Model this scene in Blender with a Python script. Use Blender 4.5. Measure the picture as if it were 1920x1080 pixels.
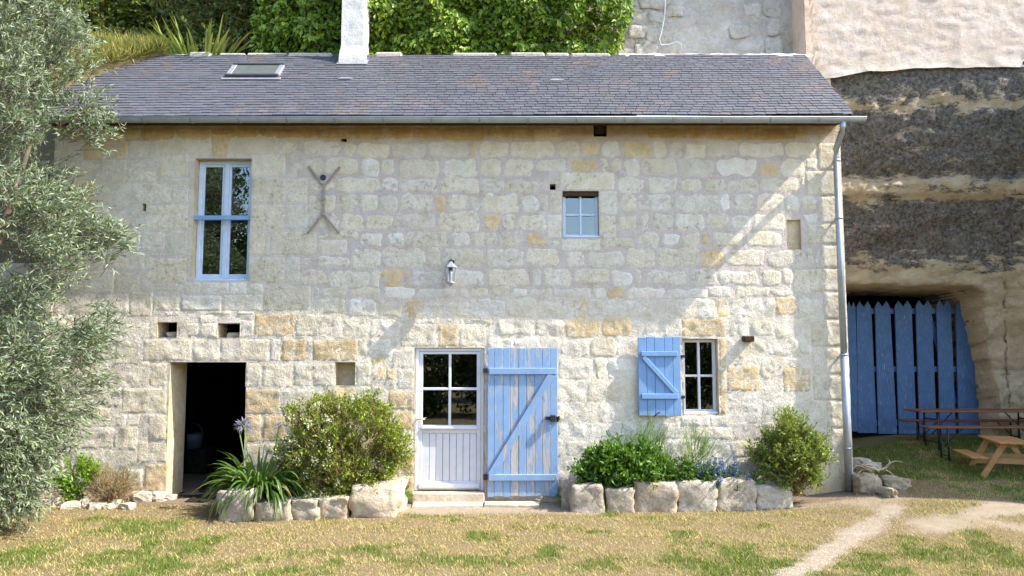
import bpy, bmesh, math, random
import numpy as np
from mathutils import Vector, Matrix, noise

for o in list(bpy.data.objects):
    bpy.data.objects.remove(o, do_unlink=True)
scene = bpy.context.scene
COL = scene.collection

# ------------------------------------------------------------------ camera, sky, sun, exposure
CAM_P = Vector((0.0, -10.5, 2.05)); PITCH = math.radians(5.0); FPX = 1400.0
cam_d = bpy.data.cameras.new('camera'); cam = bpy.data.objects.new('camera', cam_d); COL.objects.link(cam)
cam.location = CAM_P; cam.rotation_euler = (math.radians(90) + PITCH, 0, 0)
cam_d.sensor_width = 36.0; cam_d.lens = FPX / 1920 * 36; cam_d.clip_start = 0.05; cam_d.clip_end = 600
scene.camera = cam

SUN_TO = Vector((5.0, -1.0, 5.3)).normalized()
world = bpy.data.worlds.new('World'); scene.world = world; world.use_nodes = True
wn = world.node_tree.nodes; wl = world.node_tree.links
sky = wn.new('ShaderNodeTexSky'); sky.sky_type = 'NISHITA'; sky.sun_disc = False
sky.sun_elevation = math.asin(SUN_TO.z); sky.sun_rotation = math.atan2(SUN_TO.x, SUN_TO.y)
sky.air_density = 1.0; sky.dust_density = 1.0; sky.ozone_density = 1.0
wl.new(sky.outputs[0], wn['Background'].inputs['Color']); wn['Background'].inputs['Strength'].default_value = 0.15
sun_d = bpy.data.lights.new('sun', 'SUN'); sun = bpy.data.objects.new('sun', sun_d); COL.objects.link(sun)
sun_d.energy = 3.1; sun_d.angle = math.radians(0.53); sun_d.color = (1.0, 0.93, 0.82)
sun.rotation_euler = SUN_TO.to_track_quat('Z', 'Y').to_euler(); sun.location = (20, -6, 25)
vs = scene.view_settings
vs.view_transform = 'Standard'; vs.look = 'None'; vs.gamma = 1.0; vs.exposure = 1.84; vs.use_curve_mapping = False

# ------------------------------------------------------------------ projection helpers (pixel of the photo -> point on a plane)
CT, ST = math.cos(PITCH), math.sin(PITCH)
def ray(px, py):
    dx, dy = (px - 960) / FPX, (540 - py) / FPX
    return Vector((dx, CT - dy * ST, ST + dy * CT))
def at(px, py, Y=0.0):
    d = ray(px, py); return CAM_P + d * ((Y - CAM_P.y) / d.y)
def rect(x0, y0, x1, y1, Y=0.0):
    ym, xm = (y0 + y1) / 2, (x0 + x1) / 2
    return (at(x0, ym, Y).x, at(x1, ym, Y).x, at(xm, y1, Y).z, at(xm, y0, Y).z)
def sst(a, b, x):
    t = min(1, max(0, (x - a) / (b - a))); return t * t * (3 - 2 * t)
def fbm(x, y, z=0.0, o=4):
    return noise.fractal(Vector((x, y, z)), 0.9, 2.0, o)
RNG = np.random.default_rng(7); random.seed(7)

# ------------------------------------------------------------------ ground height and cover
def ground_z(x, y):
    z = 0.30 * sst(2.6, 6.2, x) * sst(-3.5, 0.5, y) + 0.30 * sst(4.6, 7.0, x) * sst(-0.2, 3.0, y)
    z += 0.08 * sst(-3, -6.5, x) * sst(-3, 0, y)
    z += 0.018 * noise.noise(Vector((x * 0.7, y * 0.7, 3.1)))
    return z
def ground_at(px, py):
    d = ray(px, py); t = 5.0
    for _ in range(60):
        p = CAM_P + d * t; t += (p.z - ground_z(p.x, p.y)) * 1.2
        t = min(max(t, 1), 60)
    return CAM_P + d * t
def gpoly(pts): return [(p.x, p.y) for p in (ground_at(*q) for q in pts)]
PATH_L = gpoly([(1380, 1105), (1478, 1062), (1560, 1003), (1650, 953)])
PATH_R = gpoly([(1500, 1105), (1568, 1052), (1642, 1003), (1712, 951)])
def seg_d(p, a, b):
    ax, ay = a; bx, by = b; vx, vy = bx - ax, by - ay
    t = max(0, min(1, ((p[0]-ax)*vx + (p[1]-ay)*vy) / (vx*vx + vy*vy)))
    return math.hypot(p[0]-ax-t*vx, p[1]-ay-t*vy)
PATH_C = [((a[0]+b[0])/2, (a[1]+b[1])/2, math.dist(a, b)/2) for a, b in zip(PATH_L, PATH_R)]
BARE = [gpoly([(1750, 985), (1830, 968), (1900, 950)]), gpoly([(1500, 940), (1600, 938), (1650, 930)]),
        gpoly([(1770, 965), (1850, 975), (1900, 985)])]
def bare(x, y):
    b = 0.0
    n = 0.5 * fbm(x * 2.3, y * 2.3, 1.7)
    for (a, c) in zip(PATH_C[:-1], PATH_C[1:]):
        d = seg_d((x, y), a[:2], c[:2]); b = max(b, 1 - sst(0.10, 0.19, d + n * 0.16 + 0.07 * noise.noise(Vector((x * 9, y * 9, 3)))))
    b = max(b, 0.95*(1 - sst(0.10, 0.42, min(seg_d((x, y), BARE[0][i], BARE[0][i+1]) for i in range(2)) + n * 0.42)))
    b = max(b, 0.75*(1 - sst(0.10, 0.5, min(seg_d((x, y), BARE[1][i], BARE[1][i+1]) for i in range(2)) + n * 0.4)))
    b = max(b, 0.9*(1 - sst(0.05, 0.3, min(seg_d((x, y), BARE[2][i], BARE[2][i+1]) for i in range(2)) + n * 0.4)))
    if -2.0 < x < 1.3: b = max(b, sst(-0.85, -0.5, y + n * 0.35))
    if y > -0.35 and x < 5.2: b = max(b, sst(-0.4, -0.2, y + n * 0.3))
    return b
def greenness(x, y):
    g = 0.55 + 0.7 * fbm(x * 0.7 + 4.2, y * 1.1, 0.3) + 0.8 * fbm(x * 1.9, y * 1.9, 5.0) + 0.3 * fbm(x * 6, y * 6, 2.0)
    g -= 0.35 * sst(-3.0, -0.8, y) * (1 - sst(1.5, 2.4, y))
    g += 0.8 * sst(-0.25, 0.35, y) * sst(5.0, 5.6, x)
    return min(1, max(0, g))

# ------------------------------------------------------------------ materials
def new_mat(name):
    m = bpy.data.materials.new(name); m.use_nodes = True
    return m, m.node_tree.nodes, m.node_tree.links, m.node_tree.nodes['Principled BSDF']
def nz(N, L, scale, detail=4, rough=0.55, vec=None):
    n = N.new('ShaderNodeTexNoise'); n.inputs['Scale'].default_value = scale; n.inputs['Detail'].default_value = detail
    n.inputs['Roughness'].default_value = rough
    if vec is not None: L.new(vec, n.inputs['Vector'])
    return n.outputs['Fac']
def ramp(N, L, fac, stops):
    r = N.new('ShaderNodeValToRGB'); e = r.color_ramp.elements
    while len(e) < len(stops): e.new(0.5)
    for k, (p, c) in enumerate(stops):
        e[k].position = p; e[k].color = (c, c, c, 1) if isinstance(c, (int, float)) else (*c, 1)
    L.new(fac, r.inputs['Fac']); return r.outputs['Color']
def mix(N, L, fac, a, b, mode='MIX'):
    n = N.new('ShaderNodeMix'); n.data_type = 'RGBA'; n.blend_type = mode
    for i, v in ((0, fac), (6, a), (7, b)):
        s = n.inputs[i]
        if isinstance(v, (int, float)): s.default_value = v if i == 0 else (v, v, v, 1)
        elif isinstance(v, tuple): s.default_value = (*v, 1)
        else: L.new(v, s)
    return n.outputs[2]
def math_n(N, L, op, a, b=0.0):
    n = N.new('ShaderNodeMath'); n.operation = op
    for s, v in ((n.inputs[0], a), (n.inputs[1], b)):
        if isinstance(v, (int, float)): s.default_value = v
        else: L.new(v, s)
    return n.outputs[0]
def bump(N, L, h, B, strength=0.5, dist=0.01, prev=None):
    b = N.new('ShaderNodeBump'); b.inputs['Strength'].default_value = strength; b.inputs['Distance'].default_value = dist
    L.new(h, b.inputs['Height'])
    if prev: L.new(prev, b.inputs['Normal'])
    L.new(b.outputs[0], B.inputs['Normal']); return b.outputs[0]
def pos(N, L, scale=None):
    g = N.new('ShaderNodeNewGeometry').outputs['Position']
    if scale:
        m = N.new('ShaderNodeMapping'); m.inputs['Scale'].default_value = scale; L.new(g, m.inputs['Vector']); return m.outputs[0]
    return g
def attr(N, name='tint'):
    a = N.new('ShaderNodeAttribute'); a.attribute_name = name; return a

def stone_mat(name, bstr=0.6, bscale=22, lichen=True):
    m, N, L, B = new_mat(name)
    p = pos(N, L); a = attr(N)
    c = mix(N, L, ramp(N, L, nz(N, L, 5.5, 6, 0.62, p), [(0.3, 0.0), (0.72, 1.0)]), mix(N, L, 1.0, a.outputs['Color'], (0.88, 0.83, 0.72), 'MULTIPLY'),
            mix(N, L, 1.0, a.outputs['Color'], (1.10, 1.10, 1.12), 'MULTIPLY'))
    c = mix(N, L, ramp(N, L, nz(N, L, 1.1, 5, 0.6, p), [(0.42, 0.0), (0.70, 0.35)]), c, mix(N, L, 1.0, c, (0.84, 0.80, 0.72), 'MULTIPLY'))
    c = mix(N, L, ramp(N, L, nz(N, L, 60, 3, 0.6, p), [(0.35, 0.55), (0.6, 0.0)]), c, mix(N, L, 1.0, c, (0.70, 0.66, 0.58), 'MULTIPLY'))
    if lichen:
        c = mix(N, L, ramp(N, L, nz(N, L, 3.2, 7, 0.72, p), [(0.48, 0.0), (0.68, 0.40)]), c, (0.78, 0.725, 0.64))
        l = math_n(N, L, 'MULTIPLY', ramp(N, L, nz(N, L, 15, 10, 0.80, p), [(0.50, 0.0), (0.62, 1.0)]), a.outputs['Alpha'])
        l = math_n(N, L, 'MULTIPLY', l, ramp(N, L, nz(N, L, 4.0, 3, 0.5, p), [(0.40, 0.15), (0.56, 1.0)]))
        c = mix(N, L, l, c, (0.22, 0.205, 0.155))
    L.new(c, B.inputs['Base Color']); B.inputs['Roughness'].default_value = 0.92; B.inputs['Specular IOR Level'].default_value = 0.2
    h = math_n(N, L, 'ADD', nz(N, L, bscale, 7, 0.66, p), math_n(N, L, 'MULTIPLY', ramp(N, L, nz(N, L, 70, 4, 0.6, p), [(0.34, 0.0), (0.46, 1.0)]), 0.25))
    bump(N, L, h, B, bstr, 0.026)
    return m
M = {}
M['stone'] = stone_mat('limestone', 0.8, 17)
M['mortar'] = stone_mat('lime_mortar', 0.75, 22)
M['rock'] = stone_mat('rough_limestone', 1.0, 14)
M['render'] = stone_mat('rough_render', 0.55, 12)

def plain(name, col, rough=0.6, spec=0.3, metal=0.0, var=0.12, vs=9.0, bs=0.15, bsc=60):
    m, N, L, B = new_mat(name); p = pos(N, L)
    f = ramp(N, L, nz(N, L, vs, 5, 0.6, p), [(0.3, 1 - var), (0.7, 1 + var)])
    L.new(mix(N, L, 1.0, (*col,), f, 'MULTIPLY'), B.inputs['Base Color'])
    B.inputs['Roughness'].default_value = rough; B.inputs['Specular IOR Level'].default_value = spec; B.inputs['Metallic'].default_value = metal
    bump(N, L, nz(N, L, bsc, 4, 0.6, p), B, bs, 0.004)
    return m
M['white_paint'] = plain('white_paint', (0.66, 0.66, 0.70), 0.45, 0.4, var=0.06)
M['pale_blue_paint'] = plain('pale_blue_paint', (0.52, 0.61, 0.745), 0.45, 0.4, var=0.08)
M['grey_blue_paint'] = plain('grey_blue_paint', (0.20, 0.33, 0.52), 0.5, 0.4, var=0.10)
M['black_iron'] = plain('black_iron', (0.018, 0.018, 0.020), 0.5, 0.5, var=0.3)
M['grey_iron'] = plain('weathered_iron', (0.30, 0.255, 0.21), 0.75, 0.3, var=0.25, vs=25)
M['zinc'] = plain('zinc', (0.36, 0.39, 0.42), 0.42, 0.5, metal=0.55, var=0.14, vs=6)
M['dark_wood'] = plain('dark_wood', (0.06, 0.035, 0.02), 0.85, 0.2, var=0.4, vs=30, bs=0.6)
M['brass'] = plain('handle_brass', (0.55, 0.47, 0.33), 0.3, 0.5, metal=0.6, var=0.05)
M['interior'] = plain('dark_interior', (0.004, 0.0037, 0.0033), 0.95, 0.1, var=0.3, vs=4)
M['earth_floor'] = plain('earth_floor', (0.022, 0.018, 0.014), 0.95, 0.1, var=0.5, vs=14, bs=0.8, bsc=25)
M['bucket'] = plain('dull_galvanised', (0.12, 0.16, 0.21), 0.5, 0.4, metal=0.2)
M['dark_frame'] = plain('skylight_frame', (0.04, 0.042, 0.047), 0.4, 0.5)
M['skyglass'] = plain('skylight_glass', (0.10, 0.11, 0.10), 0.25, 0.5)
M['lead'] = plain('lead_flashing', (0.26, 0.27, 0.29), 0.55, 0.4, metal=0.3)
M['cable_white'] = plain('white_cable', (0.7, 0.7, 0.7), 0.5)
M['cable_dark'] = plain('dark_hose', (0.03, 0.035, 0.035), 0.5)
M['driftwood'] = plain('bleached_wood', (0.50, 0.40, 0.27), 0.85, 0.2, var=0.3, vs=20, bs=0.4)
M['bark'] = plain('olive_bark', (0.12, 0.10, 0.075), 0.95, 0.1, var=0.35, vs=14, bs=1.0, bsc=22)
M['twig'] = plain('shrub_twig', (0.24, 0.16, 0.085), 0.9, 0.1, var=0.3, vs=20)
M['stalk'] = plain('green_stalk', (0.14, 0.24, 0.05), 0.6, 0.3)
M['lamp_metal'] = plain('lantern_metal', (0.34, 0.345, 0.36), 0.42, 0.5, metal=0.4, var=0.2, vs=40)

def wood_mat(name, c0, c1, axis=(3, 30, 30)):
    m, N, L, B = new_mat(name)
    tc = N.new('ShaderNodeTexCoord'); mp = N.new('ShaderNodeMapping'); mp.inputs['Scale'].default_value = axis
    L.new(tc.outputs['Object'], mp.inputs['Vector'])
    f = nz(N, L, 2.0, 6, 0.65, mp.outputs[0])
    L.new(mix(N, L, ramp(N, L, f, [(0.3, 0.0), (0.7, 1.0)]), c0, c1), B.inputs['Base Color'])
    B.inputs['Roughness'].default_value = 0.65; B.inputs['Specular IOR Level'].default_value = 0.3
    bump(N, L, f, B, 0.35, 0.004); return m
M['pine'] = wood_mat('pine_wood', (0.30, 0.15, 0.05), (0.44, 0.25, 0.10))
M['table_brown'] = wood_mat('brown_varnished_wood', (0.13, 0.050, 0.026), (0.19, 0.085, 0.045))

def peel_mat(name, blue, amount, streak=(9, 9, 0.9)):
    m, N, L, B = new_mat(name)
    p = pos(N, L); ps = pos(N, L, streak); a = attr(N)
    big = nz(N, L, 1.6, 3, 0.5, ps); fine = nz(N, L, 9.0, 8, 0.78, ps)
    s = math_n(N, L, 'ADD', math_n(N, L, 'MULTIPLY', big, 0.55), math_n(N, L, 'MULTIPLY', fine, 0.75))
    s = math_n(N, L, 'ADD', s, math_n(N, L, 'MULTIPLY', a.outputs['Alpha'], 0.12))
    wear = ramp(N, L, s, [(amount, 0.0), (amount + 0.035, 1.0)])
    wood = mix(N, L, nz(N, L, 12, 5, 0.6, ps), (0.36, 0.31, 0.27), (0.62, 0.56, 0.50))
    bl = mix(N, L, ramp(N, L, nz(N, L, 5, 5, 0.6, p), [(0.3, 0.0), (0.7, 1.0)]), tuple(0.88 * v for v in blue), tuple(min(1, 1.08 * v) for v in blue))
    bl = mix(N, L, ramp(N, L, fine, [(0.56, 0.0), (0.66, 0.45)]), bl, (0.45, 0.56, 0.74))
    L.new(mix(N, L, wear, bl, wood), B.inputs['Base Color']); B.inputs['Roughness'].default_value = 0.62; B.inputs['Specular IOR Level'].default_value = 0.25
    h = math_n(N, L, 'SUBTRACT', math_n(N, L, 'MULTIPLY', fine, 0.5), wear)
    bump(N, L, h, B, 0.7, 0.004); return m
BLUE = (0.225, 0.355, 0.560)
M['peeling_blue'] = peel_mat('peeling_blue_paint', BLUE, 0.750)
M['blue'] = peel_mat('blue_paint', (0.180, 0.315, 0.540), 0.86)
M['gate_blue'] = peel_mat('gate_blue_paint', (0.055, 0.115, 0.225), 0.86)

def glass_mat():
    m, N, L, B = new_mat('window_glass'); N.remove(B)
    g = N.new('ShaderNodeBsdfGlossy'); g.inputs['Roughness'].default_value = 0.01
    t = N.new('ShaderNodeBsdfTransparent'); t.inputs['Color'].default_value = (0.80, 0.86, 0.85, 1)
    f = N.new('ShaderNodeFresnel'); f.inputs['IOR'].default_value = 2.2
    p = pos(N, L); b = N.new('ShaderNodeBump'); b.inputs['Strength'].default_value = 0.04; b.inputs['Distance'].default_value = 0.02
    L.new(nz(N, L, 2.5, 2, 0.5, p), b.inputs['Height']); L.new(b.outputs[0], g.inputs['Normal'])
    x = N.new('ShaderNodeMixShader'); L.new(f.outputs[0], x.inputs[0]); L.new(t.outputs[0], x.inputs[1]); L.new(g.outputs[0], x.inputs[2])
    L.new(x.outputs[0], N['Material Output'].inputs['Surface']); return m
M['glass'] = glass_mat()

def leaf_mat(name, back=None, trans=0.3, rough=0.5, spec=0.35):
    m, N, L, B = new_mat(name); a = attr(N)
    c = a.outputs['Color']
    if back:
        g = N.new('ShaderNodeNewGeometry'); c = mix(N, L, g.outputs['Backfacing'], c, mix(N, L, 0.75, c, back))
    c = mix(N, L, 1.0, c, (0.78, 0.82, 0.64), 'MULTIPLY')
    L.new(c, B.inputs['Base Color']); B.inputs['Roughness'].default_value = rough; B.inputs['Specular IOR Level'].default_value = spec
    t = N.new('ShaderNodeBsdfTranslucent'); L.new(mix(N, L, 1.0, c, (1.25, 1.35, 0.6), 'MULTIPLY'), t.inputs['Color'])
    x = N.new('ShaderNodeMixShader'); x.inputs[0].default_value = trans
    L.new(B.outputs[0], x.inputs[1]); L.new(t.outputs[0], x.inputs[2]); L.new(x.outputs[0], N['Material Output'].inputs['Surface'])
    return m
M['olive_leaf'] = leaf_mat('olive_leaf', (0.38, 0.43, 0.40), 0.16, 0.5, 0.4)
M['leaf'] = leaf_mat('leaf', None, 0.32, 0.42, 0.45)
M['strap_leaf'] = leaf_mat('strap_leaf', None, 0.2, 0.38, 0.5)
M['grass'] = leaf_mat('grass_blades', None, 0.25, 0.7, 0.15)
M['petal'] = leaf_mat('petal', None, 0.3, 0.6, 0.2)

def ground_mat():
    m, N, L, B = new_mat('dry_lawn_soil'); p = pos(N, L); a = attr(N)
    c = mix(N, L, ramp(N, L, nz(N, L, 7, 7, 0.7, p), [(0.3, 0.0), (0.7, 1.0)]), mix(N, L, 1.0, a.outputs['Color'], (0.78, 0.76, 0.72), 'MULTIPLY'), a.outputs['Color'])
    c = mix(N, L, ramp(N, L, nz(N, L, 90, 4, 0.7, p), [(0.38, 0.6), (0.6, 0.0)]), c, mix(N, L, 1.0, c, (0.55, 0.52, 0.46), 'MULTIPLY'))
    L.new(c, B.inputs['Base Color']); B.inputs['Roughness'].default_value = 0.97; B.inputs['Specular IOR Level'].default_value = 0.1
    bump(N, L, nz(N, L, 55, 6, 0.7, p), B, 0.8, 0.02); return m
M['ground'] = ground_mat()
def slate_mat():
    m, N, L, B = new_mat('roof_slate'); p = pos(N, L); a = attr(N)
    c = mix(N, L, ramp(N, L, nz(N, L, 30, 5, 0.6, p), [(0.3, 0.0), (0.7, 1.0)]), mix(N, L, 1.0, a.outputs['Color'], (0.86, 0.86, 0.88), 'MULTIPLY'), a.outputs['Color'])
    r = math_n(N, L, 'MULTIPLY', ramp(N, L, nz(N, L, 1.9, 3, 0.5, p), [(0.56, 0.0), (0.68, 1.0)]), ramp(N, L, nz(N, L, 22, 6, 0.7, p), [(0.42, 0.0), (0.62, 0.40)]))
    c = mix(N, L, r, c, (0.30, 0.17, 0.075))
    L.new(c, B.inputs['Base Color']); B.inputs['Roughness'].default_value = 0.5; B.inputs['Specular IOR Level'].default_value = 0.4
    bump(N, L, nz(N, L, 45, 5, 0.6, p), B, 0.3, 0.004); return m
M['slate'] = slate_mat()
def cliff_mat():
    m, N, L, B = new_mat('stained_tufa_cliff'); p = pos(N, L); a = attr(N)
    tan = mix(N, L, ramp(N, L, nz(N, L, 2.2, 6, 0.65, p), [(0.3, 0.0), (0.7, 1.0)]), (0.40, 0.31, 0.18), (0.58, 0.48, 0.33))
    pst = pos(N, L, (0.55, 1, 1.7))
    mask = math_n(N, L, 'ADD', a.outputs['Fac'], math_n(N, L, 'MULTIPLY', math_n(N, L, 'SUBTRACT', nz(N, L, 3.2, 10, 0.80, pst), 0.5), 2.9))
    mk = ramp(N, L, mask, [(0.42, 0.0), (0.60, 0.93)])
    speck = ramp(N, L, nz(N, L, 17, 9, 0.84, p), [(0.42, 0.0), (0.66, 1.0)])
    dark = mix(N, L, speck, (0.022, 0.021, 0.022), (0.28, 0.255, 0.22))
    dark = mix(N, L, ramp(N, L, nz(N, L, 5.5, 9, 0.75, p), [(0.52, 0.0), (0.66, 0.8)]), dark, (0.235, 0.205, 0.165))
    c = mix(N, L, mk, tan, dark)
    L.new(c, B.inputs['Base Color']); B.inputs['Roughness'].default_value = 0.95; B.inputs['Specular IOR Level'].default_value = 0.15
    b1 = bump(N, L, nz(N, L, 9, 8, 0.7, p), B, 0.9, 0.09); bump(N, L, nz(N, L, 40, 6, 0.75, p), B, 0.8, 0.022, b1); return m
M['cliff'] = cliff_mat()

# ------------------------------------------------------------------ object helpers
def tag(o, label=None, cat=None, group=None, kind=None):
    if label: o['label'] = label
    if cat: o['category'] = cat
    if group: o['group'] = group
    if kind: o['kind'] = kind
    return o
def thing(name, loc, label, cat, group=None, rz=0.0):
    o = bpy.data.objects.new(name, None); COL.objects.link(o); o.location = loc; o.rotation_euler = (0, 0, rz); o.empty_display_size = 0.1
    return tag(o, label, cat, group)
def link(name, me, mat=None, parent=None, loc=None, smooth=None):
    o = bpy.data.objects.new(name, me); COL.objects.link(o)
    if mat is not None and not me.materials: me.materials.append(M[mat] if isinstance(mat, str) else mat)
    if loc is not None: o.location = loc
    if parent is not None:
        o.parent = parent                     # children use coordinates local to the parent's origin
    if smooth is not None: me.polygons.foreach_set('use_smooth', [smooth] * len(me.polygons))
    return o
def fast_mesh(name, V, F, tint=None, smooth=False):
    V = np.asarray(V, dtype=np.float32); F = np.asarray(F, dtype=np.int32); k = F.shape[1]
    me = bpy.data.meshes.new(name); me.vertices.add(len(V)); me.vertices.foreach_set('co', V.ravel())
    me.loops.add(F.size); me.loops.foreach_set('vertex_index', F.ravel())
    me.polygons.add(len(F)); me.polygons.foreach_set('loop_start', np.arange(0, F.size, k, dtype=np.int32))
    me.polygons.foreach_set('use_smooth', np.full(len(F), smooth))
    me.update(calc_edges=True)
    if tint is not None: set_tint(me, tint)
    return me
def set_tint(me, tint):
    t = np.asarray(tint, dtype=np.float32); n = len(me.vertices)
    if t.ndim == 1: t = np.tile(t, (n, 1))
    if t.shape[1] == 3: t = np.hstack([t, np.zeros((n, 1), np.float32)])
    a = me.attributes.new('tint', 'FLOAT_COLOR', 'POINT'); a.data.foreach_set('color', t.astype(np.float32).ravel())
class MB:
    """collects boxes, tubes, prisms -> one mesh"""
    def __init__(s): s.v = []; s.f = []
    def add(s, v, f): b = len(s.v); s.v += [tuple(p) for p in v]; s.f += [tuple(i + b for i in q) for q in f]; return s
    def box(s, x0, x1, y0, y1, z0, z1, mtx=None, bev=0.0):
        if bev <= 0:
            v = [Vector((x, y, z)) for x in (x0, x1) for y in (y0, y1) for z in (z0, z1)]
            f = [(0, 1, 3, 2), (4, 6, 7, 5), (0, 4, 5, 1), (2, 3, 7, 6), (0, 2, 6, 4), (1, 5, 7, 3)]
        else:
            bm = bmesh.new(); bmesh.ops.create_cube(bm, size=1)
            for q in bm.verts: q.co = Vector(((x0+x1)/2 + q.co.x*(x1-x0), (y0+y1)/2 + q.co.y*(y1-y0), (z0+z1)/2 + q.co.z*(z1-z0)))
            bmesh.ops.bevel(bm, geom=bm.edges[:], offset=bev, segments=1, affect='EDGES')
            bm.verts.index_update(); v = [q.co.copy() for q in bm.verts]; f = [[q.index for q in p.verts] for p in bm.faces]; bm.free()
        if mtx: v = [mtx @ p for p in v]
        return s.add(v, f)
    def bar(s, a, b, w, h, up=(0, -1, 0), bev=0.0):
        a, b = Vector(a), Vector(b); d = b - a; l = d.length; d.normalize(); u = Vector(up); sd = d.cross(u).normalized(); u = sd.cross(d)
        m = Matrix((( d.x, sd.x, u.x, a.x), (d.y, sd.y, u.y, a.y), (d.z, sd.z, u.z, a.z), (0, 0, 0, 1)))
        return s.box(0, l, -w/2, w/2, -h/2, h/2, m, bev)
    def tube(s, pts, r, n=8, cap=True):
        pts = [Vector(p) for p in pts]; rs = r if isinstance(r, (list, tuple)) else [r] * len(pts); V = []; F = []
        for i, p in enumerate(pts):
            d = (pts[min(i+1, len(pts)-1)] - pts[max(i-1, 0)]).normalized()
            u = Vector((0, 0, 1)) if abs(d.z) < 0.9 else Vector((1, 0, 0)); a = d.cross(u).normalized(); b = d.cross(a)
            for k in range(n):
                t = 2 * math.pi * k / n; V.append(p + a * (rs[i] * math.cos(t)) + b * (rs[i] * math.sin(t)))
        for i in range(len(pts) - 1):
            for k in range(n): F.append((i*n+k, i*n+(k+1) % n, (i+1)*n+(k+1) % n, (i+1)*n+k))
        if cap: F.append(tuple(range(n))[::-1]); F.append(tuple((len(pts)-1)*n + k for k in range(n)))
        return s.add(V, F)
    def lathe(s, prof, c=(0, 0, 0), n=16):
        V = [(c[0] + r*math.cos(2*math.pi*k/n), c[1] + r*math.sin(2*math.pi*k/n), c[2] + z) for r, z in prof for k in range(n)]
        F = [(i*n+k, i*n+(k+1) % n, (i+1)*n+(k+1) % n, (i+1)*n+k) for i in range(len(prof)-1) for k in range(n)]
        return s.add(V, F)
    def mesh(s, name='m', tint=None):
        me = bpy.data.meshes.new(name); me.from_pydata([tuple(p) for p in s.v], [], s.f); me.update()
        if tint is not None: set_tint(me, tint)
        return me
    def build(s, name, mat, parent=None, smooth=False, tint=None, origin=True):
        off = Vector((0, 0, 0))
        if origin:
            a = np.array([tuple(p) for p in s.v]); off = Vector((a.min(0) + a.max(0)) / 2)
            s.v = [Vector(p) - off for p in s.v]
        return link(name, s.mesh(name, tint), mat, parent, off, smooth)

# ================================================================== GROUND
def grid_axis(a, b, fine0, fine1, step, coarse):
    xs = list(np.arange(fine0, fine1 + 1e-6, step))
    left = []; x = fine0; s = step
    while x > a: s = min(coarse, s * 1.35); x -= s; left.append(x)
    right = []; x = xs[-1]; s = step
    while x < b: s = min(coarse, s * 1.35); x += s; right.append(x)
    return left[::-1] + xs + right
gx = grid_axis(-200, 200, -8, 10, 0.10, 20); gy = grid_axis(-200, 200, -4.4, 3.6, 0.10, 20)
V = []; T = []
for y in gy:
    for x in gx:
        V.append((x, y, ground_z(x, y)))
        if -9 < x < 11 and -5.2 < y < 4.5: b = bare(x, y); g = greenness(x, y)
        else: b, g = 0.0, 0.45
        soil = np.array((0.36, 0.29, 0.215)); path = np.array((0.38, 0.315, 0.24))
        gr = np.array((0.25, 0.19, 0.115)) * (1 - g * 0.7) + np.array((0.16, 0.165, 0.06)) * g * 0.7
        c = gr * (1 - b) + path * b
        if y > -0.45 and x < 4.9 and not (-2 < x < 1.2): c = c * 0.35 + np.array((0.17, 0.13, 0.10)) * 0.65
        T.append(c)
nx = len(gx); F = [(j*nx+i, j*nx+i+1, (j+1)*nx+i+1, (j+1)*nx+i) for j in range(len(gy)-1) for i in range(nx-1)]
o = link('ground', fast_mesh('ground', V, F, np.array(T), True), 'ground'); tag(o, 'dry sun-scorched lawn ground in front of the stone house', 'ground', kind='structure')

# ================================================================== HOUSE: facade
XL = at(70, 880).x; XR = at(1600, 890).x; ZB = -0.25
EAVE_Z = at(960, 214, -0.42).z; TOP_Y = 1.15; TOP_Z = at(960, 103, TOP_Y).z
def ov(x): return 0.38 + 0.09 * (x - XL) / (XR - XL)          # eave overhang grows a little towards the right
WALL_TOP = EAVE_Z - 0.02
house = thing('stone_house', (0, 0, 0), 'long two-storey limestone house with slate roof and blue shutters', 'house')

OPEN = {}   # name: (x0,x1,z0,z1,reveal depth)
OPEN['upwin'] = (*rect(362, 297, 470, 527), 0.20)
OPEN['smallwin'] = (*rect(1055, 358, 1123, 446), 0.13)
OPEN['lowwin'] = (*rect(1281, 635, 1347, 777), 0.16)
OPEN['door'] = (*rect(777, 652, 908, 934), 0.13)
OPEN['barn'] = (*rect(314, 679, 459, 945), 0.55)
OPEN['niche_a'] = (*rect(295, 604, 332, 632), 0.35)
OPEN['niche_b'] = (*rect(408, 606, 450, 633), 0.35)
OPEN['niche_c'] = (*rect(628, 679, 666, 723), 0.20)
OPEN['hole_a'] = (*rect(640, 251, 650, 266), 0.2)
OPEN['hole_b'] = (*rect(1031, 345, 1042, 356), 0.2)
OPEN['hole_c'] = (*rect(1539, 361, 1550, 370), 0.2)
OPEN['hole_d'] = (*rect(267, 382, 274, 396), 0.2)
OPEN['beamhole'] = (*rect(1113, 229, 1138, 256), 0.25)
OPEN['blind'] = (*rect(1476, 412, 1502, 468), 0.05)
for k in ('barn',): a = OPEN[k]; OPEN[k] = (a[0], a[1], ZB, a[3], a[4])
def axis(a, b, step, cuts):
    ks = sorted(set([a, b] + [c for c in cuts if a < c < b])); out = []
    for p, q in zip(ks[:-1], ks[1:]):
        n = max(1, int(round((q - p) / step))); out += [p + (q - p) * i / n for i in range(n)]
    return out + [b]
ax_ = axis(XL, XR, 0.045, [v for o_ in OPEN.values() for v in o_[:2]])
az_ = axis(ZB, WALL_TOP, 0.045, [v for o_ in OPEN.values() for v in o_[2:4]])
PXS = {}
def zone(x, z):
    """1 = upper rubble, 2 = lower rubble, 0 = left ashlar"""
    if x < at(560, 500).x: return 0
    return 1 if z > at(960, 560).z else 2
Z560 = at(960, 560).z; X560 = at(560, 500).x; Z262 = at(960, 262).z; ZTOP = WALL_TOP
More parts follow.
